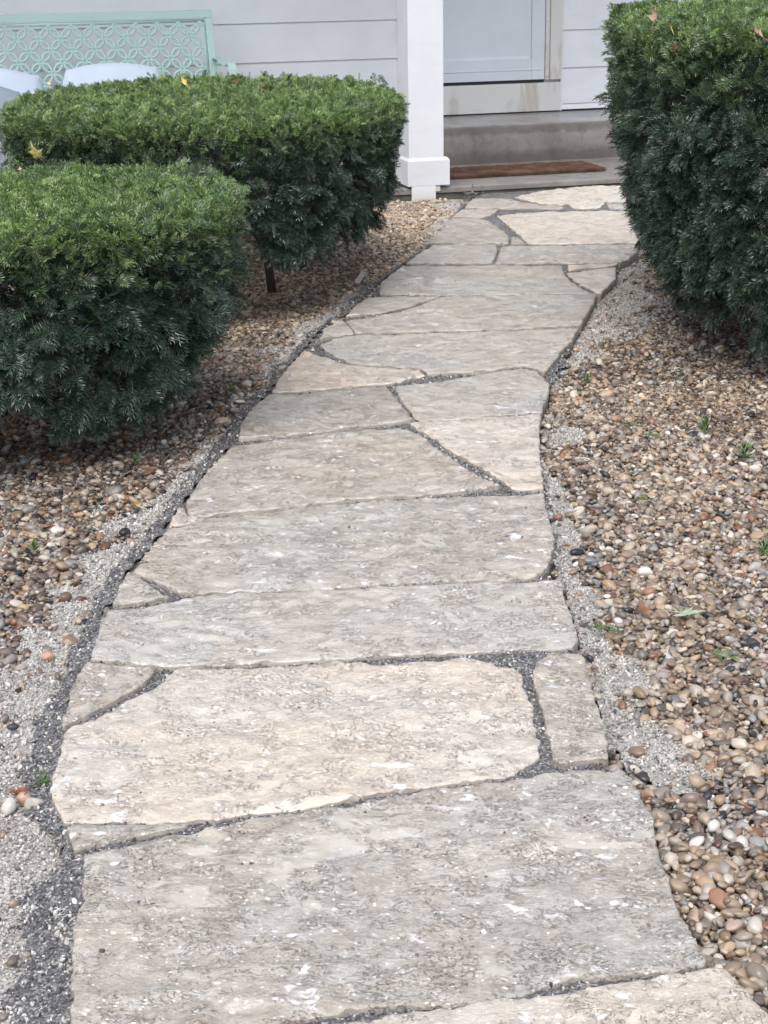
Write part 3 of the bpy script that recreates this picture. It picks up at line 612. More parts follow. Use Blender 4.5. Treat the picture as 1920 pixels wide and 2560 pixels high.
zr = [hp(1401, y, vW-.016)[1] for y in (259, 169, 74.5)]
siding(UL, fl, zl, ZS+.03); siding(fr, UR, zr, ZST+.012)
mesh('wall_core', *(lambda b: (b.v, b.f))(MB().box(UL, UR, vW+.012, vW+.16, -.05, 3.41)), M['siding'], house)
# porch roof, beam
hbox('porch_ceiling', UL, UR, -.35, vW+.1, 3.42, 3.50, M['siding'])
hbox('porch_beam', UL, UR, -.06, .16, 3.20, 3.417, M['post'])
mesh('roof', [(UL,-.5,3.503),(UR,-.5,3.503),(UR,-.5,3.64),(UL,-.5,3.64),(UL,vW+3,3.503),(UR,vW+3,3.503),(UR,vW+3,4.5),(UL,vW+3,4.5)], [(0,1,2,3),(3,2,6,7),(0,4,5,1),(4,7,6,5),(0,3,7,4),(1,5,6,2)], M['roof'], house)
# door
zd0 = hp(1359, 197.5, vW)[1]; door = empty('door', (0, 0, 0), 0, house); door['label'] = 'pale grey blue front door with a recessed panel'
pu = hp(1327, 146, vW)[0]; pz = hp(1327, 146, vW)[1]; dL = dr_-.93
def dbox(name, u0, u1, v0, v1, z0, z1, mat=None, bv=.003): return hbox(name, u0, u1, v0, v1, z0, z1, mat or M['door'], door, bv)
dbox('door_stile', pu, dr_, vW-.02, vW+.02, zd0, 2.25); dbox('door_stile', dL, dL+(dr_-pu), vW-.02, vW+.02, zd0, 2.25)
dbox('door_rail', dL+(dr_-pu)+.001, pu-.001, vW-.0195, vW+.02, zd0, pz)
dbox('door_rail', dL+(dr_-pu)+.001, pu-.001, vW-.0195, vW+.02, 1.95, 2.25)
dbox('door_panel', dL+(dr_-pu)+.001, pu-.001, vW-.004, vW+.018, pz+.001, 1.949, None, .001)
zk = hp(1200, 178, vW)[1]
dbox('kick_moulding', dL+.02, dr_-.02, vW-.0235, vW-.0198, zk-.004, zk+.004, None, .001)
m_ = MB()                                                # bevelled moulding around the panel
a0, a1, b0 = dL+(dr_-pu)+.001, pu-.001, pz
m_.add([(a0,vW-.0195,b0),(a1,vW-.0195,b0),(a1-.018,vW-.0055,b0+.018),(a0+.018,vW-.0055,b0+.018)], [(0,1,2,3)])
m_.build('panel_moulding', M['door'], door)
hbox('door_sweep', dL, dr_, vW-.012, vW+.015, zd0-.020, zd0-.002, M['black'], door, 0)
zsill = hp(1380, 198, vW)[1]
ju = hp(1371.5, 150, vW)[0]
hbox('door_jamb', dr_+.004, ju-.003, vW-.026, vW+.02, zsill+.02, 2.3, M['oldpaint']); hbox('door_trim', ju, fr-.002, vW-.038, vW+.02, zsill+.001, 2.4, M['oldpaint'])
hbox('jamb_foot', dr_+.004, ju-.003, vW-.028, vW+.02, zsill+.001, zsill+.018, M['oldpaint'])
hbox('door_trim', dL-.12, dL-.004, vW-.038, vW+.02, zsill+.001, 2.4, M['oldpaint'])
hbox('corner_bead', fr-.001, fr+.012, vW-.022, vW+.02, ZST+.004, 2.4, M['siding'])
hbox('threshold_board', dL-.12, fr-.003, vW-.030, vW+.02, ZST+.008, zd0-.022, M['oldpaint'])
hbox('wall_gap_shade_strip', dL-.12, UR, vW-.004, vW+.012, ZST-.004, ZST+.0075, M['black'], house, 0)  # solid black strip standing in for the shade at the wall foot
# post
vP = -.02; pu0, pu1 = hp(1019.7, 440, vP)[0], hp(1125, 440, vP)[0]; s0, s1 = hp(1024, 380, vP)[0], hp(1111, 380, vP)[0]
f0, f1 = hp(1030.5, 490, vP)[0], hp(1090, 490, vP)[0]; zb1 = hp(1019.7, 398, vP)[1]; zb0 = hp(1019.7, 468, vP)[1]
post = empty('porch_post', (0, 0, 0), 0, house); post['label'] = 'square white porch post with boxed base and stained foot'
pd = (s1-s0); g_ = (pu1-pu0-pd)/2; vS = vP+g_*.6
hbox('post_shaft', s0, s1, vS, vS+pd, zb1-.02, 3.199, M['post'], post, .003)
bw = pu1-pu0; m_ = MB(); c_ = g_*.55
m_.box(pu0, pu1, vP, vP+bw, zb0, zb1-c_)
m_.build('post_base', M['post'], post, False, .004)
m_ = MB().add([(pu0+.002,vP+.002,zb1-c_),(pu1-.002,vP+.002,zb1-c_),(pu1-.002,vP+bw-.002,zb1-c_),(pu0+.002,vP+bw-.002,zb1-c_),(pu0+c_,vP+c_,zb1),(pu1-c_,vP+c_,zb1),(pu1-c_,vP+bw-c_,zb1),(pu0+c_,vP+bw-c_,zb1)],
              [(0,1,5,4),(1,2,6,5),(2,3,7,6),(3,0,4,7),(4,5,6,7)]); m_.build('base_cap', M['post'], post)
hbox('post_foot', f0, f1, vP+.001, -.003, -.03, zb0+.02, M['foot'], post, .002)
# a torn corner of flashing under the base
MB().box(f1+.001, f1+.03, vP+.006, -.004, zb0-.035, zb0-.004).build('base_flashing', M['oldpaint'], post, False, .004)

# ------------------------------------------------------------------ door mat
zM = ZS+.028
mf_r = huv(1519, 424, ZS+.012); mb_r = huv(1452, 400, zM); mf_l = huv(1128, 443, ZS+.012)
vm0, vm1 = (mf_r[1]+mf_l[1])/2, min(mb_r[1], vR-.03); um0, um1 = mf_l[0]-.16, mf_r[0]
V = []; F = []; nu, nv = 90, 44
for j in range(nv+1):
    for i in range(nu+1):
        a, b = i/nu, j/nv; u = um0+(um1-um0)*a; v = vm0+(vm1-vm0)*b
        e = min(a*(um1-um0), (1-a)*(um1-um0), b*(vm1-vm0), (1-b)*(vm1-vm0))
        z = ZS+.004+(.022+.006*nz(u, v, 3, 12, 3)+.004*noise.noise(Vector((u*90, v*90, 0))))*(1-math.exp(-e/.007))
        u += .006*noise.noise(Vector((v*40, 2., 1.)))*(1 if i in (0, nu) else .2); v += .005*noise.noise(Vector((u*40, 5., 1.)))
        V.append(tuple(hw(u, v, z)))
for j in range(nv):
    for i in range(nu):
        q = j*(nu+1)+i; F.append((q, q+1, q+nu+2, q+nu+1))
mat_o = mesh('doormat', V, F, M['coir'], None, True); tag(mat_o, 'flat reddish brown coir doormat lying on the porch slab below the step', 'doormat')
# bristles round its edge
V = []; F = []
for k in range(5200):
    t = random.random(); side = random.random()
    if side < .68: u, v = um0+(um1-um0)*t, vm0+random.uniform(-.002, .01); d = Vector((random.gauss(0, .5), -1, random.gauss(.2, .5)))
    elif side < .82: u, v = um1-random.uniform(-.002, .008), vm0+(vm1-vm0)*t; d = Vector((1, random.gauss(0, .5), random.gauss(.3, .5)))
    else: u, v = um0+(um1-um0)*t, vm0+(vm1-vm0)*random.random(); d = Vector((random.gauss(0, .8), random.gauss(0, .8), 1))
    zz = ZS+random.uniform(.006, .022) if side < .82 else ZS+.024
    p = Vector((u, v, zz)); d = d.normalized()*random.uniform(.006, .013); w_ = Vector((.0008, 0, .0004)); b = len(V)
    for q in (p-w_, p+w_, p+d): V.append(tuple(hw(*q)))
    F.append((b, b+1, b+2))
o = mesh('bristles', V, F, M['coir'], mat_o); tag(o, kind='stuff')

# ================================================================== THE BENCH
vB = vW-.42
bu1 = hp(528, 30, vB)[0]; zB = hp(525, 24, vB)[1]; BW = 1.62; bu0 = bu1-BW
uA, _ = hp(146, 83, vB); uB, _ = hp(414, 70, vB)
bench = empty('bench', hw(bu1-BW/2, vB, ZS), PSI); tag(bench, 'mint green metal bench with pierced ring pattern back against the white wall', 'bench')
hgt = zB-ZS; seat = .43; fw = .045; rec = .16       # lean of the back
def bk(x, h):                                       # point on the leaning back plane (local)
    return Vector((x, rec*(h-seat)/(hgt-seat)*1.0-rec, h))
m_ = MB()
def backbox(mm, x0, x1, h0, h1, t0, t1):
    vs = [bk(x0,h0)+Vector((0,t0,0)), bk(x1,h0)+Vector((0,t0,0)), bk(x1,h0)+Vector((0,t1,0)), bk(x0,h0)+Vector((0,t1,0)), bk(x0,h1)+Vector((0,t0,0)), bk(x1,h1)+Vector((0,t0,0)), bk(x1,h1)+Vector((0,t1,0)), bk(x0,h1)+Vector((0,t1,0))]
    mm.add(vs, [(0,3,2,1),(4,5,6,7),(0,1,5,4),(1,2,6,5),(2,3,7,6),(3,0,4,7)])
hb = BW/2
fr_ = empty('back_frame', (0, 0, 0), 0, bench)
for nm, a in (('rail', (-hb, hb, hgt-fw, hgt)), ('rail', (-hb, hb, seat+.02, seat+.02+fw)), ('stile', (-hb, -hb+fw, seat+.02+fw+.001, hgt-fw-.001)), ('stile', (hb-fw, hb, seat+.02+fw+.001, hgt-fw-.001))):
    mm = MB(); backbox(mm, *a, -.015, .02); mm.build(nm, M['mint'], fr_, False, .003)
lat = MB(); sp_ = 49/ (FPX/ (hw(bu1, vB, 1).y))/math.cos(PSI)/2 ; ix0, ix1, ih0, ih1 = -hb+fw+.006, hb-fw-.006, seat+.02+fw+.006, hgt-fw-.006
backbox(lat, ix0, ix1, ih1-.022, ih1, -.004, .002); backbox(lat, ix0, ix1, ih0, ih0+.02, -.004, .002); backbox(lat, ix0, ix0+.016, ih0+.021, ih1-.023, -.004, .002); backbox(lat, ix1-.016, ix1, ih0+.021, ih1-.023, -.004, .002)
def ring(cx, ch, ra, rb, ang, tw, n=18):
    """flat rounded oval ring lying in the plane of the back"""
    prof = [(-1, .3), (-.5, 1), (.5, 1), (1, .3), (1, -.6), (-1, -.6)]; b = len(lat.v); m = len(prof)
    for k in range(n):
        w = 2*math.pi*k/n
        for a, c in prof:
            x = (ra+tw*a)*math.cos(w); y = (rb+tw*a)*math.sin(w)
            X = cx+x*math.cos(ang)-y*math.sin(ang); Hh = ch+x*math.sin(ang)+y*math.cos(ang)
            X = min(max(X, ix0+.004), ix1-.004); Hh = min(max(Hh, ih0+.004), ih1-.004)
            lat.v.append(bk(X, Hh)+Vector((0, -c*.004-.002, 0)))
    for k in range(n):
        k2 = (k+1) % n
        for j in range(m):
            j2 = (j+1) % m; lat.f.append((b+k*m+j, b+k2*m+j, b+k2*m+j2, b+k*m+j2))
nxn = int((ix1-ix0)/sp_)+2; nyn = int((ih1-ih0)/sp_)+2
for i in range(-1, nxn+1):
    for j in range(-1, nyn+1):
        if (i+j) % 2: continue
        cx, ch = ix1-.03-i*sp_, ih1-.03-j*sp_
        if ix0-.01 < cx < ix1+.01 and ih0-.01 < ch < ih1+.01: ring(cx, ch, .012, .012, 0, .0065, 12)
        for sx in (1, -1):
            ox, oh = cx+sx*sp_/2, ch-sp_/2
            if ix0+.006 < ox < ix1-.006 and ih0+.006 < oh < ih1-.006: ring(ox, oh, sp_*.47, sp_*.25, -sx*math.pi/4, .0082)
lat.build('lattice_panel', M['mint'], bench, True)
mm = MB()
for k in range(11): pass
st = empty('seat', (0, 0, 0), 0, bench)
for k in range(9):
    y = -rec-.02-k*.052; MB().box(-hb+.03, hb-.03, y-.042, y, seat-.012, seat+.006).build('slat', M['mint'], st, False, .003)
MB().box(-hb, -hb+.028, -rec-.5, -rec+.02, seat-.04, seat+.003).build('seat_rail', M['mint'], bench, False, .003)
MB().box(hb-.028, hb, -rec-.5, -rec+.02, seat-.04, seat+.003).build('seat_rail', M['mint'], bench, False, .003)
for sx in (-1, 1):
    x = sx*(hb-.014)
    for yy, nm in ((-rec-.47, 0), (-rec+.0, 1)):
        MB().box(x-.018, x+.018, yy-.02, yy+.02, 0, seat-.041).build('leg', M['mint'], bench, False, .003)
    # flat ribbon arm curving forward and down
    zA = hp(552, 142, vB)[1]-ZS; pts = [(-rec+.09, zA-.02), (-rec+.04, zA), (-rec-.06, zA+.002), (-rec-.2, zA-.02), (-rec-.33, zA-.022), (-rec-.44, zA-.005), (-rec-.49, zA-.03), (-rec-.50, zA-.10), (-rec-.47, seat)]
    mm = MB(); vs = []
    xo = x+sx*.012
    for q, (y, z) in enumerate(pts):
        a = Vector(pts[min(q+1, len(pts)-1)])-Vector(pts[max(q-1, 0)]); a.normalize(); nn = Vector((-a.y, a.x))*.005
        for ww, s_ in ((-.024, 1), (.024, 1), (.024, -1), (-.024, -1)): vs.append((xo+ww, y+nn.x*s_, z+nn.y*s_))
    fs = []
    for q in range(len(pts)-1):
        for e in range(4): e2 = (e+1) % 4; fs.append((q*4+e, q*4+e2, q*4+4+e2, q*4+4+e))
    fs += [(0, 1, 2, 3), tuple(len(vs)-1-i for i in range(4))]
    mm.add(vs, fs); mm.build('armrest', M['mint'], bench, False, .002)

def pillow(px0, px1, ptop, tilt, mat, label, dv, w_=None, hgt_=.40, group=None):
    vv = vB-rec+.02-dv; u0, zt = hp(px0, ptop, vv); u1, _ = hp(px1, ptop, vv); wd = w_ or (u1-u0); cu = (u0+u1)/2
    h = hgt_; V = []; F = []; n, m = 28, 20
    for s in (1, -1):
        for j in range(m+1):
            for i in range(n+1):
                a, b = 2*i/n-1, 2*j/m-1
                pin = 1-.13*abs(b)**3+.03*abs(b)**12; pinb = 1-.20*abs(a)**2.4+.04*abs(a)**14
                th = .075*(max(0, 1-abs(a)**2.6)*max(0, 1-abs(b)**2.6))**.45
                th += .006*noise.noise(Vector((a*3, b*3, s*2.)))*(th > .01)
                V.append((a*wd/2*pin, -s*th, b*h/2*pinb))
    N = (n+1)*(m+1)
    for s in range(2):
        for j in range(m):
            for i in range(n):
                q = s*N+j*(n+1)+i; f = (q, q+1, q+n+2, q+n+1); F.append(f if s == 0 else f[::-1])
    o = mesh('cushion', V, F, mat, None, True)
    o.matrix_world = Matrix.Translation(hw(cu, vv, zt-h/2)) @ Matrix.Rotation(PSI, 4, 'Z') @ Matrix.Rotation(-.25, 4, 'X') @ Matrix.Rotation(tilt, 4, 'Y')
    return tag(o, label, 'cushion', group)
pillow(152, 405, 160, .0, M['pillow'], 'pale blue cushion leaning on the middle of the mint bench back', .09)
pillow(-140, 100, 172, .10, M['pillow'], 'pale blue cushion at the left edge of the photo on the mint bench', .09)
pillow(-190, 52, 208, .16, M['pillow_dark'], 'slate grey cushion in front of the leftmost pale blue cushion', .26, None, .34)

# ================================================================== YEW HEDGES
def needle(V, F, p, d, up, L, w):
    w = w*1.32
    d = d.normalized(); s = d.cross(up).normalized()*w*.5; b = len(V)
    V += [p, p+d*L*.45+s-up*w*.22, p+d*L, p+d*L*.45-s-up*w*.22, p+d*L*.5+up*w*.1]
    F += [(b, b+1, b+4), (b+1, b+2, b+4), (b+2, b+3, b+4), (b+3, b, b+4)]
def twig(V, F, pts, r):
    for i in range(len(pts)-1):
        a, c = pts[i], pts[i+1]; t = (c-a).normalized(); s = t.cross(Vector((0, 0, 1))); s = (s if s.length > .1 else Vector((1, 0, 0))).normalized()*r; u = t.cross(s).normalized()*r
        b = len(V); V += [a+s, a-s*.5+u, a-s*.5-u, c+s*.8, c-s*.4+u*.8, c-s*.4-u*.8]; F += [(b, b+1, b+4, b+3), (b+1, b+2, b+5, b+4), (b+2, b, b+3, b+5)]
def flat_spray(seed, L, sub=True, droop=.35, nl=.0195):
    R = random.Random(seed); V, F = [], []
    def shoot(p, ang, L, lvl):
        pts = [p.copy()]; n = max(4, int(L/.0060)); a = ang; h = 0; sl = 0.
        for i in range(n):
            sl -= droop/n; a += R.gauss(0, .03); p = p+Vector((math.sin(a), math.cos(a), sl))*(L/n); pts.append(p.copy())
            t = i/n; nlen = nl*(.55+.6*math.sin(math.pi*min(1, .18+t*.86)))*R.uniform(.85, 1.12)
            for sd_ in (1, -1):
                if R.random() < .07: continue
                an = a+sd_*(1.12-.45*t+R.gauss(0, .12)); dd = Vector((math.sin(an), math.cos(an), .18+R.gauss(0, .16)+sl*.5)); needle(V, F, p+Vector((0, 0, .0006)), dd, Vector((R.gauss(0, .2), R.gauss(0, .2), 1)).normalized(), nlen, .0036)
            if lvl == 0 and sub and i in (int(n*.25), int(n*.45), int(n*.62)):
                for sd_ in (1, -1):
                    if R.random() < .7: shoot(p.copy(), a+sd_*R.uniform(.6, .95), L*(.75-.6*t)*R.uniform(.7, 1.05), 1)
        needle(V, F, p, Vector((math.sin(a), math.cos(a), sl)), Vector((0, 0, 1)), nl*.8, .0036); twig(V, F, pts[::3]+[pts[-1]], .0011)
    shoot(Vector((0, 0, 0)), 0., L, 0); return V, F
def tuft(seed, L=.045, n=17, nl=.0175):
    R = random.Random(seed); V, F = [], []
    for i in range(n):
        t = i/n; p = Vector((R.gauss(0, .0018), L*t, R.gauss(0, .0018))); w = i*2.4+R.gauss(0, .3); o = Vector((math.cos(w), 0, math.sin(w)))
        d = (o*(1.-.35*t)+Vector((0, .55+.7*t, 0))).normalized(); up = d.cross(Vector((0, 1, 0)).cross(d)).normalized() if False else (Vector((0, 1, 0))-d*d.y).normalized()
        needle(V, F, p, d, up, nl*R.uniform(.7, 1.15), .0036)
    twig(V, F, [Vector((0, 0, 0)), Vector((0, L, 0))], .001); return V, F
NT_, NF_, NL_ = 6, 7, 5
T_YEW = templ('sprig', [tuft(i, random.uniform(.026, .042)) for i in range(NT_)] + [flat_spray(60+i, random.uniform(.045, .066), i % 2 == 0) for i in range(NF_)] + [flat_spray(80+i, random.uniform(.085, .12), True, .5, .0215) for i in range(NL_)], M['yew'], False)
def eulers(Y, Z):
    Y = Y/np.linalg.norm(Y, axis=1, keepdims=True); X = np.cross(Y, Z); X /= np.linalg.norm(X, axis=1, keepdims=True)+1e-9; Z = np.cross(X, Y)
    rx = np.arctan2(Y[:, 2], Z[:, 2]); ry = np.arcsin(np.clip(-X[:, 2], -1, 1)); rz = np.arctan2(X[:, 1], X[:, 0]); return np.stack([rx, ry, rz], 1)
def hedge(name_label, cx, cy, a, b, zt, zb, taper, ex, dens, seed, rot=0., hole=None, rnd=.065, thin=0.):
    rg = np.random.default_rng(seed)
    root = empty('yew_hedge', (cx, cy, 0)); tag(root, name_label, 'hedge', 'clipped yew hedges beside the path')
    def superr(ph):
        c, s = np.cos(ph), np.sin(ph); r = (np.abs(c/a)**ex+np.abs(s/b)**ex)**(-1/ex); return r
    phs = np.linspace(0, 2*np.pi, 721); rr = superr(phs); bx, by = rr*np.cos(phs), rr*np.sin(phs); seg = np.hypot(np.diff(bx), np.diff(by)); cum = np.concatenate([[0], np.cumsum(seg)]); per = cum[-1]
    P, Y, Z, S, K, T = [], [], [], [], [], []
    hside = zt-zb
    def lump(x, y, z, s=3.): return np.array([noise.noise(Vector((i*s+seed, j*s, k*s))) for i, j, k in zip(x, y, z)])
    # sides
    for lay, (off, dd) in enumerate(((0., 1.45), (-.04, 1.05), (-.09, .7), (-.17, .5), (-.3, .35))):
        n = int(per*hside*dens*dd); q = rg.random(n)*per; ph = np.interp(q, cum, phs); z = zb+hside*rg.random(n)**.92
        h = (zt-z)/hside; tp = (taper[0]*np.abs(np.cos(ph))+taper[1]*np.abs(np.sin(ph))); inset = tp*h**1.6+ rnd*np.clip(1-(zt-z)/rnd, 0, 1)**2.2
        x0, y0 = superr(ph)*np.cos(ph), superr(ph)*np.sin(ph); e = 2e-3; x1, y1 = superr(ph+e)*np.cos(ph+e), superr(ph+e)*np.sin(ph+e)
        tx, ty = x1-x0, y1-y0; L = np.hypot(tx, ty); nx_, ny_ = ty/L, -tx/L
        lm = lump(x0, y0, z, 3.5)*.026*(.3+h)+lump(x0, y0, z, 11.)*.024*(.25+h)
        o_ = -inset+off+lm+rg.normal(0, .007, n); x, y = x0+nx_*o_, y0+ny_*o_
        keep = np.ones(n, bool)
        lowfade = (z-zb)/.16; keep &= (lowfade*.8+lump(x, y, z*0, 7.)*1.6 > rg.random(n)*.9)
        if thin: keep &= ~((lump(x+5, y, z, 6.) > (.34-thin*h)) & (rg.random(n) < .93))
        if hole is not None:
            X_, Y_ = prn(np.stack([x+cx, y+cy, z], 1))
            for (hx, hy, hr, hr2) in hole: keep &= ~((((X_-hx)/hr)**2+((Y_-hy)/hr2)**2 < 1) & (y < 0))
        if lay < 3: keep &= (lump(x+9, y, z*1.2, 9.5)+.35*lump(x, y+7, z, 24.) > (-.04-.05*lay)) | (rg.random(n) < .12)
        big = rg.random(n) < np.clip(h*1.5-.35, 0, .8)
        ax = np.stack([nx_*.75, ny_*.75, np.zeros(n)], 1)+rg.normal(0, .5, (n, 3)); ax[:, 2] += .45-1.35*h*(.5+rg.random(n)*.8)
        pn = np.stack([nx_*.35, ny_*.35, np.full(n, .8)], 1)+rg.normal(0, .38, (n, 3)); pn += np.stack([nx_, ny_, nx_*0], 1)*(h*.9)[:, None]
        kk = np.where(big, NT_+NF_+rg.integers(0, NL_, n), NT_+rg.integers(0, NF_, n)); kk = np.where((h < .5) & (rg.random(n) < .6*(1-h)), rg.integers(0, NT_, n), kk)
        sc = rg.uniform(.75, 1.15, n)
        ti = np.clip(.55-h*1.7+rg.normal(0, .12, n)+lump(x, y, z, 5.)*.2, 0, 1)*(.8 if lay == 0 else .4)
        base = np.stack([x-nx_*.03, y-ny_*.03, z-ax[:, 2]*.02], 1)
        for A_, B_ in ((P, base), (Y, ax), (Z, pn), (S, sc), (K, kk), (T, ti)): A_.append(B_[keep])
    # top
    for lay, (off, dd) in enumerate(((0., 2.7), (-.025, 1.6), (-.055, .8), (-.12, .4))):
        n = int(4*a*b*dens*dd); x, y = rg.uniform(-a, a, n), rg.uniform(-b, b, n); fr = (np.abs(x/a)**ex+np.abs(y/b)**ex)**(1/ex); ok = fr < .995; x, y, fr = x[ok], y[ok], fr[ok]; n = len(x)
        edge = (1-fr)*np.hypot(x, y)/np.maximum(fr, .2); z = zt-rnd*np.clip(1-edge/rnd, 0, 1)**2.2*.9+off+lump(x, y, x*0, 2.2)*.010+lump(x, y, x*0, 9.)*.006+rg.normal(0, .004, n)-.025
        z = z+(rg.random(n) < .02)*rg.uniform(.01, .04, n)
        ax = np.stack([rg.normal(0, .75, n), rg.normal(0, .75, n), np.full(n, .8)], 1); pn = rg.normal(0, .5, (n, 3))+np.array([0, 0, .8])
        kk = np.where(rg.random(n) < .86, rg.integers(0, NT_, n), NT_+rg.integers(0, NF_, n)); sc = rg.uniform(.6, .95, n)
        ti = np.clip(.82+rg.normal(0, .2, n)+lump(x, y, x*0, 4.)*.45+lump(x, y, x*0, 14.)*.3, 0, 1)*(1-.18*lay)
        for A_, B_ in ((P, np.stack([x, y, z], 1)), (Y, ax), (Z, pn), (S, sc), (K, kk), (T, ti)): A_.append(B_)
    P, Y, Z, S, K, T = map(np.concatenate, (P, Y, Z, S, K, T))
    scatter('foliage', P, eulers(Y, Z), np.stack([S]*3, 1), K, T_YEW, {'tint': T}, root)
    R = random.Random(seed); mb = MB()
    for i in range(5):
        x, y = R.uniform(-a*.5, a*.5), R.uniform(-b*.35, b*.35); z2 = zt-.12; p0 = Vector((x, y, -.02)); p1 = Vector((x+R.uniform(-.06, .06), y+R.uniform(-.06, .06), zb+.05))
        mb = MB(); mb.tube([p0, (p0+p1)/2+Vector((.01, .01, 0)), p1], [.022, .018, .016], 8)
        for j in range(9):
            w = R.uniform(0, 6.28); rr_ = R.uniform(.2, .6); e = p1+Vector((math.cos(w)*rr_*a*.8, math.sin(w)*rr_*b*.8, R.uniform(.05, z2-zb-.02)))
            mid = (p1+e)/2+Vector((0, 0, R.uniform(-.04, .02))); mb.tube([p1+Vector((0, 0, -.02)), mid, e], [.009, .006, .003], 5)
        mb.build('stem', M['bark'], root, True)
    return root
HEDGES = [(-1.235, 5.19, .80, .78), (-.735, 7.50, .84, 1.12), (1.975, 6.45, 1.06, 1.36)]
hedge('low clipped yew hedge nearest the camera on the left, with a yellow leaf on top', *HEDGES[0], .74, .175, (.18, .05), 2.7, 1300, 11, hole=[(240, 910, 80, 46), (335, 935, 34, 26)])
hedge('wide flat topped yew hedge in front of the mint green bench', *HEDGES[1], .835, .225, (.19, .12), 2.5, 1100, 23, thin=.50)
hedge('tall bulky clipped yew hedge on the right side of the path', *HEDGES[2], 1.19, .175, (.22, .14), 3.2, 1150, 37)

def litter():  # dead needles, laid thicker and dark to paint in shade under the hedges
    def chip(seed):
        R = random.Random(seed); L = R.uniform(.7, 1.3); w = R.uniform(.12, .3); return [(-L, 0, 0), (0, -w, .1), (L, 0, R.uniform(-.2, .2)), (0, w, .1), (0, 0, -.12)], [(0, 1, 2, 3), (0, 4, 1), (1, 4, 2), (2, 4, 3), (3, 4, 0)]
    M['litter'] = m_random('dead_needles_shade', [(0, (.075,.045,.03)), (.3, (.14,.08,.045)), (.5, (.05,.035,.028)), (.7, (.20,.12,.06)), (.9, (.09,.10,.04))], (.4, .7), 50)
    T = templ('dead_needle', [chip(i) for i in range(5)], M['litter'], False); P, Rr = [], []
    for cx, cy, a, b in HEDGES:
        n = int((a+.4)*(b+.45)*4*6500); x = RNG.uniform(-a-.4, a+.4, n)+cx; y = RNG.uniform(-b-.45, b+.45, n)+cy
        d = np.maximum(np.abs(x-cx)/(a+.02), np.abs(y-cy)/(b+.02)); e = np.maximum(np.abs(x-cx)-a, np.abs(y-cy)-b)
        wob = np.array([nz(p, q, 3., 4, 3) for p, q in zip(x, y)]); keep = (RNG.random(n) < np.clip(.85-e*(2.2 if cy < 7 else 7)+wob*.6, 0, .95)) & (np.abs(x) < y*.235+.3); ins, dk, lt = zones(x, y); keep &= ~ins & ~dk & (~lt | (RNG.random(n) < .12))
        x, y = x[keep], y[keep]; P.append(np.stack([x, y, gh(x, y)+RNG.uniform(.010, .024, len(x))], 1))
    P = np.concatenate(P); n = len(P); r_ = RNG.uniform(.004, .011, n)
    tag(scatter('needle_litter', P, np.stack([RNG.normal(0, .35, n), RNG.normal(0, .35, n), RNG.uniform(0, 6.28, n)], 1), np.stack([r_, r_, r_], 1), RNG.integers(0, 5, n), T), 'brown dead yew needles on the pebbles, thickened to darken the shade under the hedges', 'litter')
litter()

# ================================================================== SMALL THINGS ON THE GROUND
def maple(size, seed, curl=.3, lobes=5):
    R = random.Random(seed); pts = []
    for i in range(lobes):
        a = math.pi/2+(i-(lobes-1)/2)*1.15; L = 1-.18*abs(i-(lobes-1)/2)
        for da, r in ((-.40, .42), (-.26, .62), (-.20, .56), (0, 1.), (.20, .56), (.26, .62)): pts.append((math.cos(a+da)*L*r*R.uniform(.92, 1.08), math.sin(a+da)*L*r*R.uniform(.92, 1.08)))
    pts += [(.12, -.22), (0, -.1), (-.12, -.22)][:: 1]
    pts.sort(key=lambda p: math.atan2(p[1], p[0])); n = len(pts); V = [(0, 0, 0)]; F = []
    for f in (.5, 1.):
        for x, y in pts: V.append((x*f, y*f, 0))
    for i in range(n):
        j = (i+1) % n; F.append((0, 1+i, 1+j)); F.append((1+i, 1+n+i, 1+n+j, 1+j))
    out = []
    for x, y, z in V:
        r2 = x*x+y*y; z = curl*r2*.7+.16*noise.noise(Vector((x*2.2, y*2.2, seed*1.3)))+.05*math.cos(6*math.atan2(y, x))*math.sqrt(r2); out.append((x*size*(1-.25*curl*r2), y*size*(1-.25*curl*r2), z*size))
    # thickness
    N = len(out); out2 = out+[(x, y, z-.0006) for x, y, z in out]; F2 = F+[tuple(N+i for i in reversed(f)) for f in F]
    st = MB(); st.v = [Vector(p) for p in out2]; st.f = F2; st.tube([(0, 0, 0), (0, -size*.5, size*.08), (size*.08, -size*.95, size*.1)], .0009, 4); return st
def leaf(name, px, py, size, mat, label, z=.02, rot=None, curl=.3, lobes=5, cat='leaf', flip=False, group=None):
    mb = maple(size, int(px*7+py), curl, lobes); o = mb.build(name, mat, None, True); R = random.Random(px+py)
    z += .022 if z > .5 else 0; p = gp(px, py, z); o.location = p; o.rotation_euler = (R.uniform(-.3, .3)+(.95 if z > .5 else .15), R.uniform(-.25, .25), rot if rot is not None else R.uniform(0, 6.28))
    return tag(o, label, cat, group)
LB = 'fallen leaves'
leaf('maple_leaf', 92, 388, .058, M['leaf_yellow'], 'large yellow maple leaf on top of the nearest left hedge', .765, 2.6, .5, group=LB)
leaf('maple_leaf', 461, 208, .042, M['leaf_yellow'], 'yellow leaf on top of the hedge in front of the bench', .855, 1.2, .5, group=LB)
leaf('fallen_leaf', 508, 240, .018, M['leaf_pink'], 'small pink leaf just below the yellow leaf on the bench hedge', .85, None, .3, 3, group=LB)
leaf('fallen_leaf', 588, 205, .024, M['leaf_rust'], 'rust leaf to the right of the yellow leaf on the bench hedge', .845, None, .4, 3, group=LB)
leaf('fallen_leaf', 662, 221, .026, M['leaf_brown'], 'dark brown leaf on the right half of the bench hedge top', .845, None, .4, 3, group=LB)
leaf('fallen_leaf', 123, 210, .016, M['leaf_yellow'], 'tiny yellow leaf at the left back of the bench hedge top', .845, None, .3, 3, group=LB)
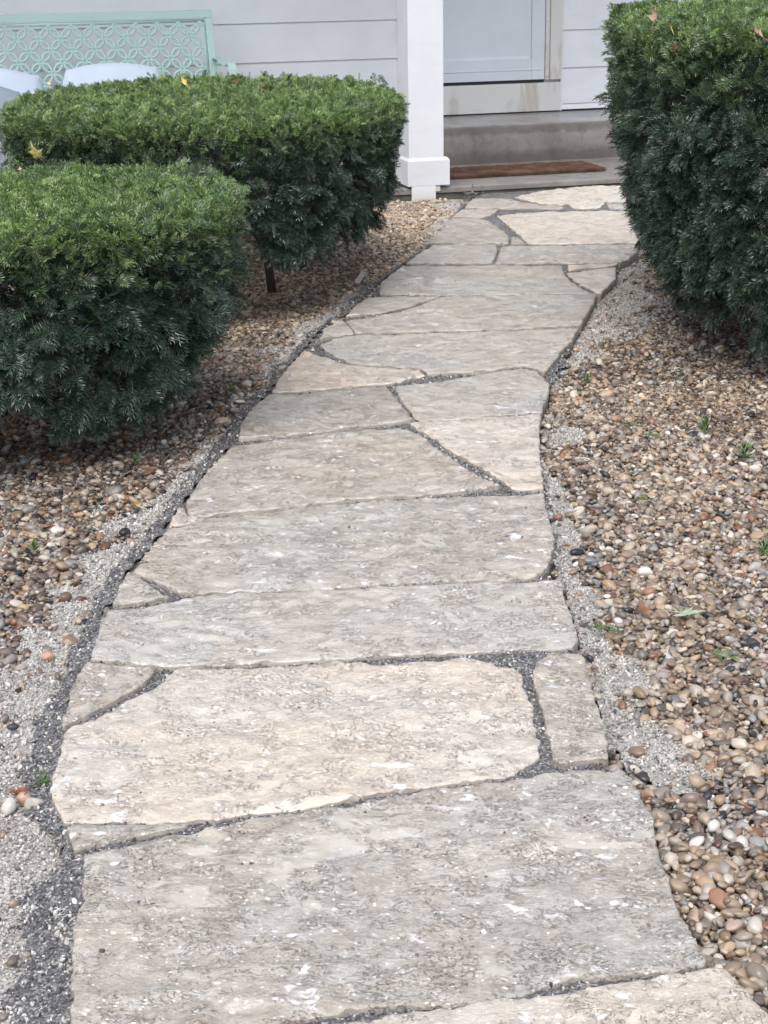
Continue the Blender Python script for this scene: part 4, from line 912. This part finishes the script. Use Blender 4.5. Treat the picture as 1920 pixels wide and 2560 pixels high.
leaf('fallen_leaf', 122, 233, .017, M['leaf_yellow'], 'tiny yellow leaf at the left front of the bench hedge top', .845, None, .3, 3, group=LB)
leaf('fallen_leaf', 568, 240, .014, M['leaf_pink'], 'tiny pale leaf below the rust leaf on the bench hedge', .845, None, .3, 3, group=LB)
leaf('fallen_leaf', 660, 240, .014, M['leaf_pink'], 'tiny pale leaf below the dark brown leaf on the bench hedge', .845, None, .3, 3, group=LB)
leaf('fallen_leaf', 390, 418, .014, M['leaf_pink'], 'small pinkish leaf on the right of the nearest left hedge top', .755, None, .3, 3, group=LB)
leaf('fallen_leaf', 50, 424, .014, M['leaf_pink'], 'small pinkish leaf below the yellow maple leaf on the nearest left hedge', .755, None, .3, 3, group=LB)
leaf('fallen_leaf', 1637, 46, .040, M['leaf_pink'], 'curled pinkish brown leaf on the tall right hedge top', 1.215, 5.2, .9, 3, group=LB)
leaf('fallen_leaf', 1900, 90, .035, M['leaf_pink'], 'pale brown leaf near the right edge of the tall hedge top', 1.205, 1.2, .7, 3, group=LB)
leaf('fallen_leaf', 1684, 125, .026, M['leaf_rust'], 'upright rust leaf caught at the edge of the tall right hedge', 1.19, 1.2, .9, 3, group=LB)
leaf('fallen_leaf', 1678, 70, .020, M['leaf_yellow'], 'small yellow leaf on the tall right hedge top', 1.205, 1.2, .4, 3, group=LB)
leaf('maple_leaf', 1612, 1530, .040, M['leaf_brown'], 'crumpled brown maple leaf on the pebbles right of the path', .035, .6, .9, group=LB)
leaf('maple_leaf', 1708, 1532, .052, M['leaf_green'], 'pale green maple leaf on the pebbles beside the crumpled brown leaf', .035, 4.4, .25, group=LB)
leaf('fallen_leaf', 349, 1268, .022, M['leaf_yellow'], 'yellow leaf on the pale grit left of the path', .025, None, .6, 3, group=LB)
leaf('fallen_leaf', 1607, 993, .019, M['leaf_yellow'], 'small bright yellow leaf on the pebbles below the right hedge', .03, None, .4, 3, group=LB)
leaf('fallen_leaf', 1885, 1458, .015, M['leaf_yellow'], 'small yellow leaf near the right edge of the pebbles', .03, None, .4, 3, group=LB)
leaf('fallen_leaf', 1795, 928, .045, M['leaf_rust'], 'rust red leaf standing in the shade under the right hedge', .03, None, .8, 3, group=LB)
leaf('fallen_leaf', 1722, 850, .045, M['leaf_brown'], 'brown curled leaf on the gravel at the left foot of the right hedge', .03, None, .9, 5, group=LB)
leaf('fallen_leaf', 1612, 772, .03, M['leaf_brown'], 'small heap like brown leaf on the pale grit beside the right hedge', .03, None, .8, 5, group=LB)
leaf('fallen_leaf', 896, 690, .05, M['leaf_rust'], 'dark red leaf under the white wood chip left of the path', .025, None, .3, 5, group=LB)
leaf('fallen_leaf', 62, 1976, .028, M['leaf_rust'], 'rust brown leaf beside the pale rock at the lower left', .03, 2.2, .5, 3, group=LB)
leaf('fallen_leaf', 46, 1985, .022, M['leaf_brown'], 'dull brown leaf left of the rust leaf at the lower left', .025, 1., .6, 3, group=LB)
leaf('fallen_leaf', 946, 534, .035, M['leaf_rust'], 'dark red leaf near the porch post left of the path', .02, None, .4, 5, group=LB)
leaf('fallen_leaf', 1640, 660, .02, M['leaf_rust'], 'small rust leaf on pale grit by the far right hedge foot', .03, None, .4, 3, group=LB)
def sprig(px, py, s, label, z=.025, rz=None, kind='flat'):
    R = random.Random(px*3+py); v, f = flat_spray(200+int(px), .055*s, False, .1, .022) if kind == 'flat' else tuft(300+int(px), .02, 22, .03)
    t_ = MB(); t_.v = [Vector(p) for p in v]; t_.f = f; o = t_.build('yew_sprig' if kind == 'flat' else 'grass_tuft', M['grass']); o.location = gp(px, py, z)
    o.rotation_euler = (R.uniform(-.2, .3) if kind == 'flat' else math.pi/2, R.uniform(-.2, .2), rz if rz is not None else R.uniform(0, 6.28)); 
    if kind != 'flat': o.scale = (s*.8, s*.8, s*.8)
    return tag(o, label, 'sprig' if kind == 'flat' else 'grass', 'green sprigs and tufts on the gravel')
sprig(578, 986, 1.2, 'green grass tuft on the pebbles beside the white stone chip', .02, None, 'tuft')
sprig(1556, 1582, 1.3, 'green yew sprig below the crumpled brown leaf right of the path', .03, .9)
sprig(1774, 1628, .9, 'small green sprig below the pale green maple leaf', .03)
sprig(1466, 958, 1.2, 'green tuft on the pale grit near the path bend', .02, None, 'tuft')
sprig(1556, 1058, 1.2, 'green sprig on the pebbles nearest the path corner', .03)
sprig(1602, 1085, 1., 'green sprig on the pebbles between the two larger tufts', .03, 4.)
sprig(1762, 1078, 1.6, 'dark green tuft in the pebbles below the right hedge', .02, None, 'tuft')
sprig(1862, 1145, 1.8, 'broad dark green tuft near the right edge below the hedge', .02, None, 'tuft')
sprig(1632, 1246, 1.1, 'green sprig on the pebbles at middle height on the right', .03)
sprig(1910, 1390, 1.4, 'green tuft at the right edge of the pebbles', .02, None, 'tuft')
sprig(85, 1383, 1.2, 'green tuft beside a pale stone on the left pebbles', .02, None, 'tuft')
sprig(342, 1158, .9, 'thin green tuft in the shade under the nearest left hedge', .02, None, 'tuft')
sprig(105, 1976, 1.1, 'green tuft between the path edge and the pale rock', .02, None, 'tuft')
def rock(name, px, py, s, mat, label, seed, cat, z=.02, facet=6, rz=0):
    v, f = rockshape(seed, 3, .2, 1., (1, 1, 1), facet); t_ = MB(); t_.v = [Vector((p.x*s[0], p.y*s[1], p.z*s[2])) for p in v]; t_.f = f
    o = t_.build(name, mat, None, True); o.location = gp(px, py, z); o.rotation_euler = (.1, .1, rz); return tag(o, label, cat, 'loose stones and chips beside the path')
rock('rock', 90, 2016, (.021, .018, .022), M['rock'], 'pale angular rock at the lower left beside the path', 5, 'rock', .018)
rock('pebble_stone', 60, 1998, (.016, .014, .012), M['leaf_pink'], 'pinkish pebble between the rust leaf and the pale rock', 6, 'pebble', .02)
rock('stone_chip', 601, 1004, (.017, .011, .007), M['chip'], 'white stone chip next to the grass tuft left of the path', 7, 'stone', .022, 8, .3)
rock('pebble_stone', 474, 1220-14, (.012, .009, .007), M['rock'], 'flat grey stone lying near the left edge of the path', 12, 'stone', .02, 4, 1.)
rock('pebble_stone', 120, 1642, (.015, .012, .011), M['leaf_pink'], 'tan pebble lying alone on the pale grit at the left', 9, 'pebble', .014, 2)
rock('pebble_stone', 1396, 1294, (.014, .012, .010), M['red_pebble'], 'reddish pebble alone on the pale grit right of the path', 10, 'pebble', .014, 2)
rock('pebble_stone', 145, 1328, (.021, .017, .012), M['chip'], 'large whitish stone among the left pebbles', 11, 'stone', .02, 5)
rock('pebble_stone', 1800, 872, (.020, .016, .014), M['chip'], 'pale round stone at the foot of the right hedge', 13, 'stone', .02, 3)
o = MB().box(-.013, .013, -.062, .062, -.003, .003).build('wood_chip', M['chip'], None, False, .0012); o.location = gp(901, 694, .035); o.rotation_euler = (.22, .05, -.25); tag(o, 'white rectangular wood chip on a red leaf left of the path', 'wood chip')
# a drip splashing at the foot of the slab
v, f = rockshape(77, 3, .5, 2.2, (1, 1, 1)); t_ = MB(); t_.v = [Vector((p.x*.05, p.y*.04, max(p.z, -.2)*.008)) for p in v]; t_.f = f
sp = gp(1180, 485, .045); t_.tube([(0, 0, 0), (.004, 0, .03), (.002, 0, .06)], [.007, .004, .0015], 6)
R = random.Random(4)
for k in range(26):
    vv, ff = ico(1); c = Vector((R.gauss(-.02, .045), R.gauss(0, .03), abs(R.gauss(0, .018)))); r = R.uniform(.0015, .0045); t_.add([p*r+c for p in vv], ff)
o = t_.build('water_splash', M['water'], None, True); o.location = sp; tag(o, 'small splash of dripping water where the path meets the porch slab', 'splash')

def dry_twig(a, b, r, label, z=.03):
    p, q = gp(*a, z), gp(*b, z); R = random.Random(a[0]); pts = [p+(q-p)*t+Vector((R.uniform(-.008, .008), R.uniform(-.012, .012), R.uniform(0, .006))) for t in (0, .2, .4, .6, .8, 1)]
    m_ = MB().tube([x-p for x in pts], [r, r*.95, r*.9, r*.8, r*.6, r*.4], 6); m_.tube([pts[2]-p, pts[2]-p+Vector((.03, .03, .006))], [r*.6, r*.3], 5)
    o = m_.build('dry_twig', M['bark_pale'], None, True); o.location = p; return tag(o, label, 'twig', 'dry twigs on the gravel')
M['bark_pale'] = m_leaf('dry_bark', (.26, .20, .15), (.16, .12, .09), .8)
dry_twig((1760, 978), (1885, 956), .0022, 'longer pale dry twig lying in the shade under the right hedge')
dry_twig((1725, 912), (1830, 904), .0020, 'dark short twig below the brown curled leaf at the right hedge foot')
dry_twig((306, 1186), (352, 1182), .0022, 'thin twig on the shaded pebbles in front of the nearest left hedge')
dry_twig((1010, 552), (1022, 556), .0020, 'tiny twig near the porch post on the far gravel')
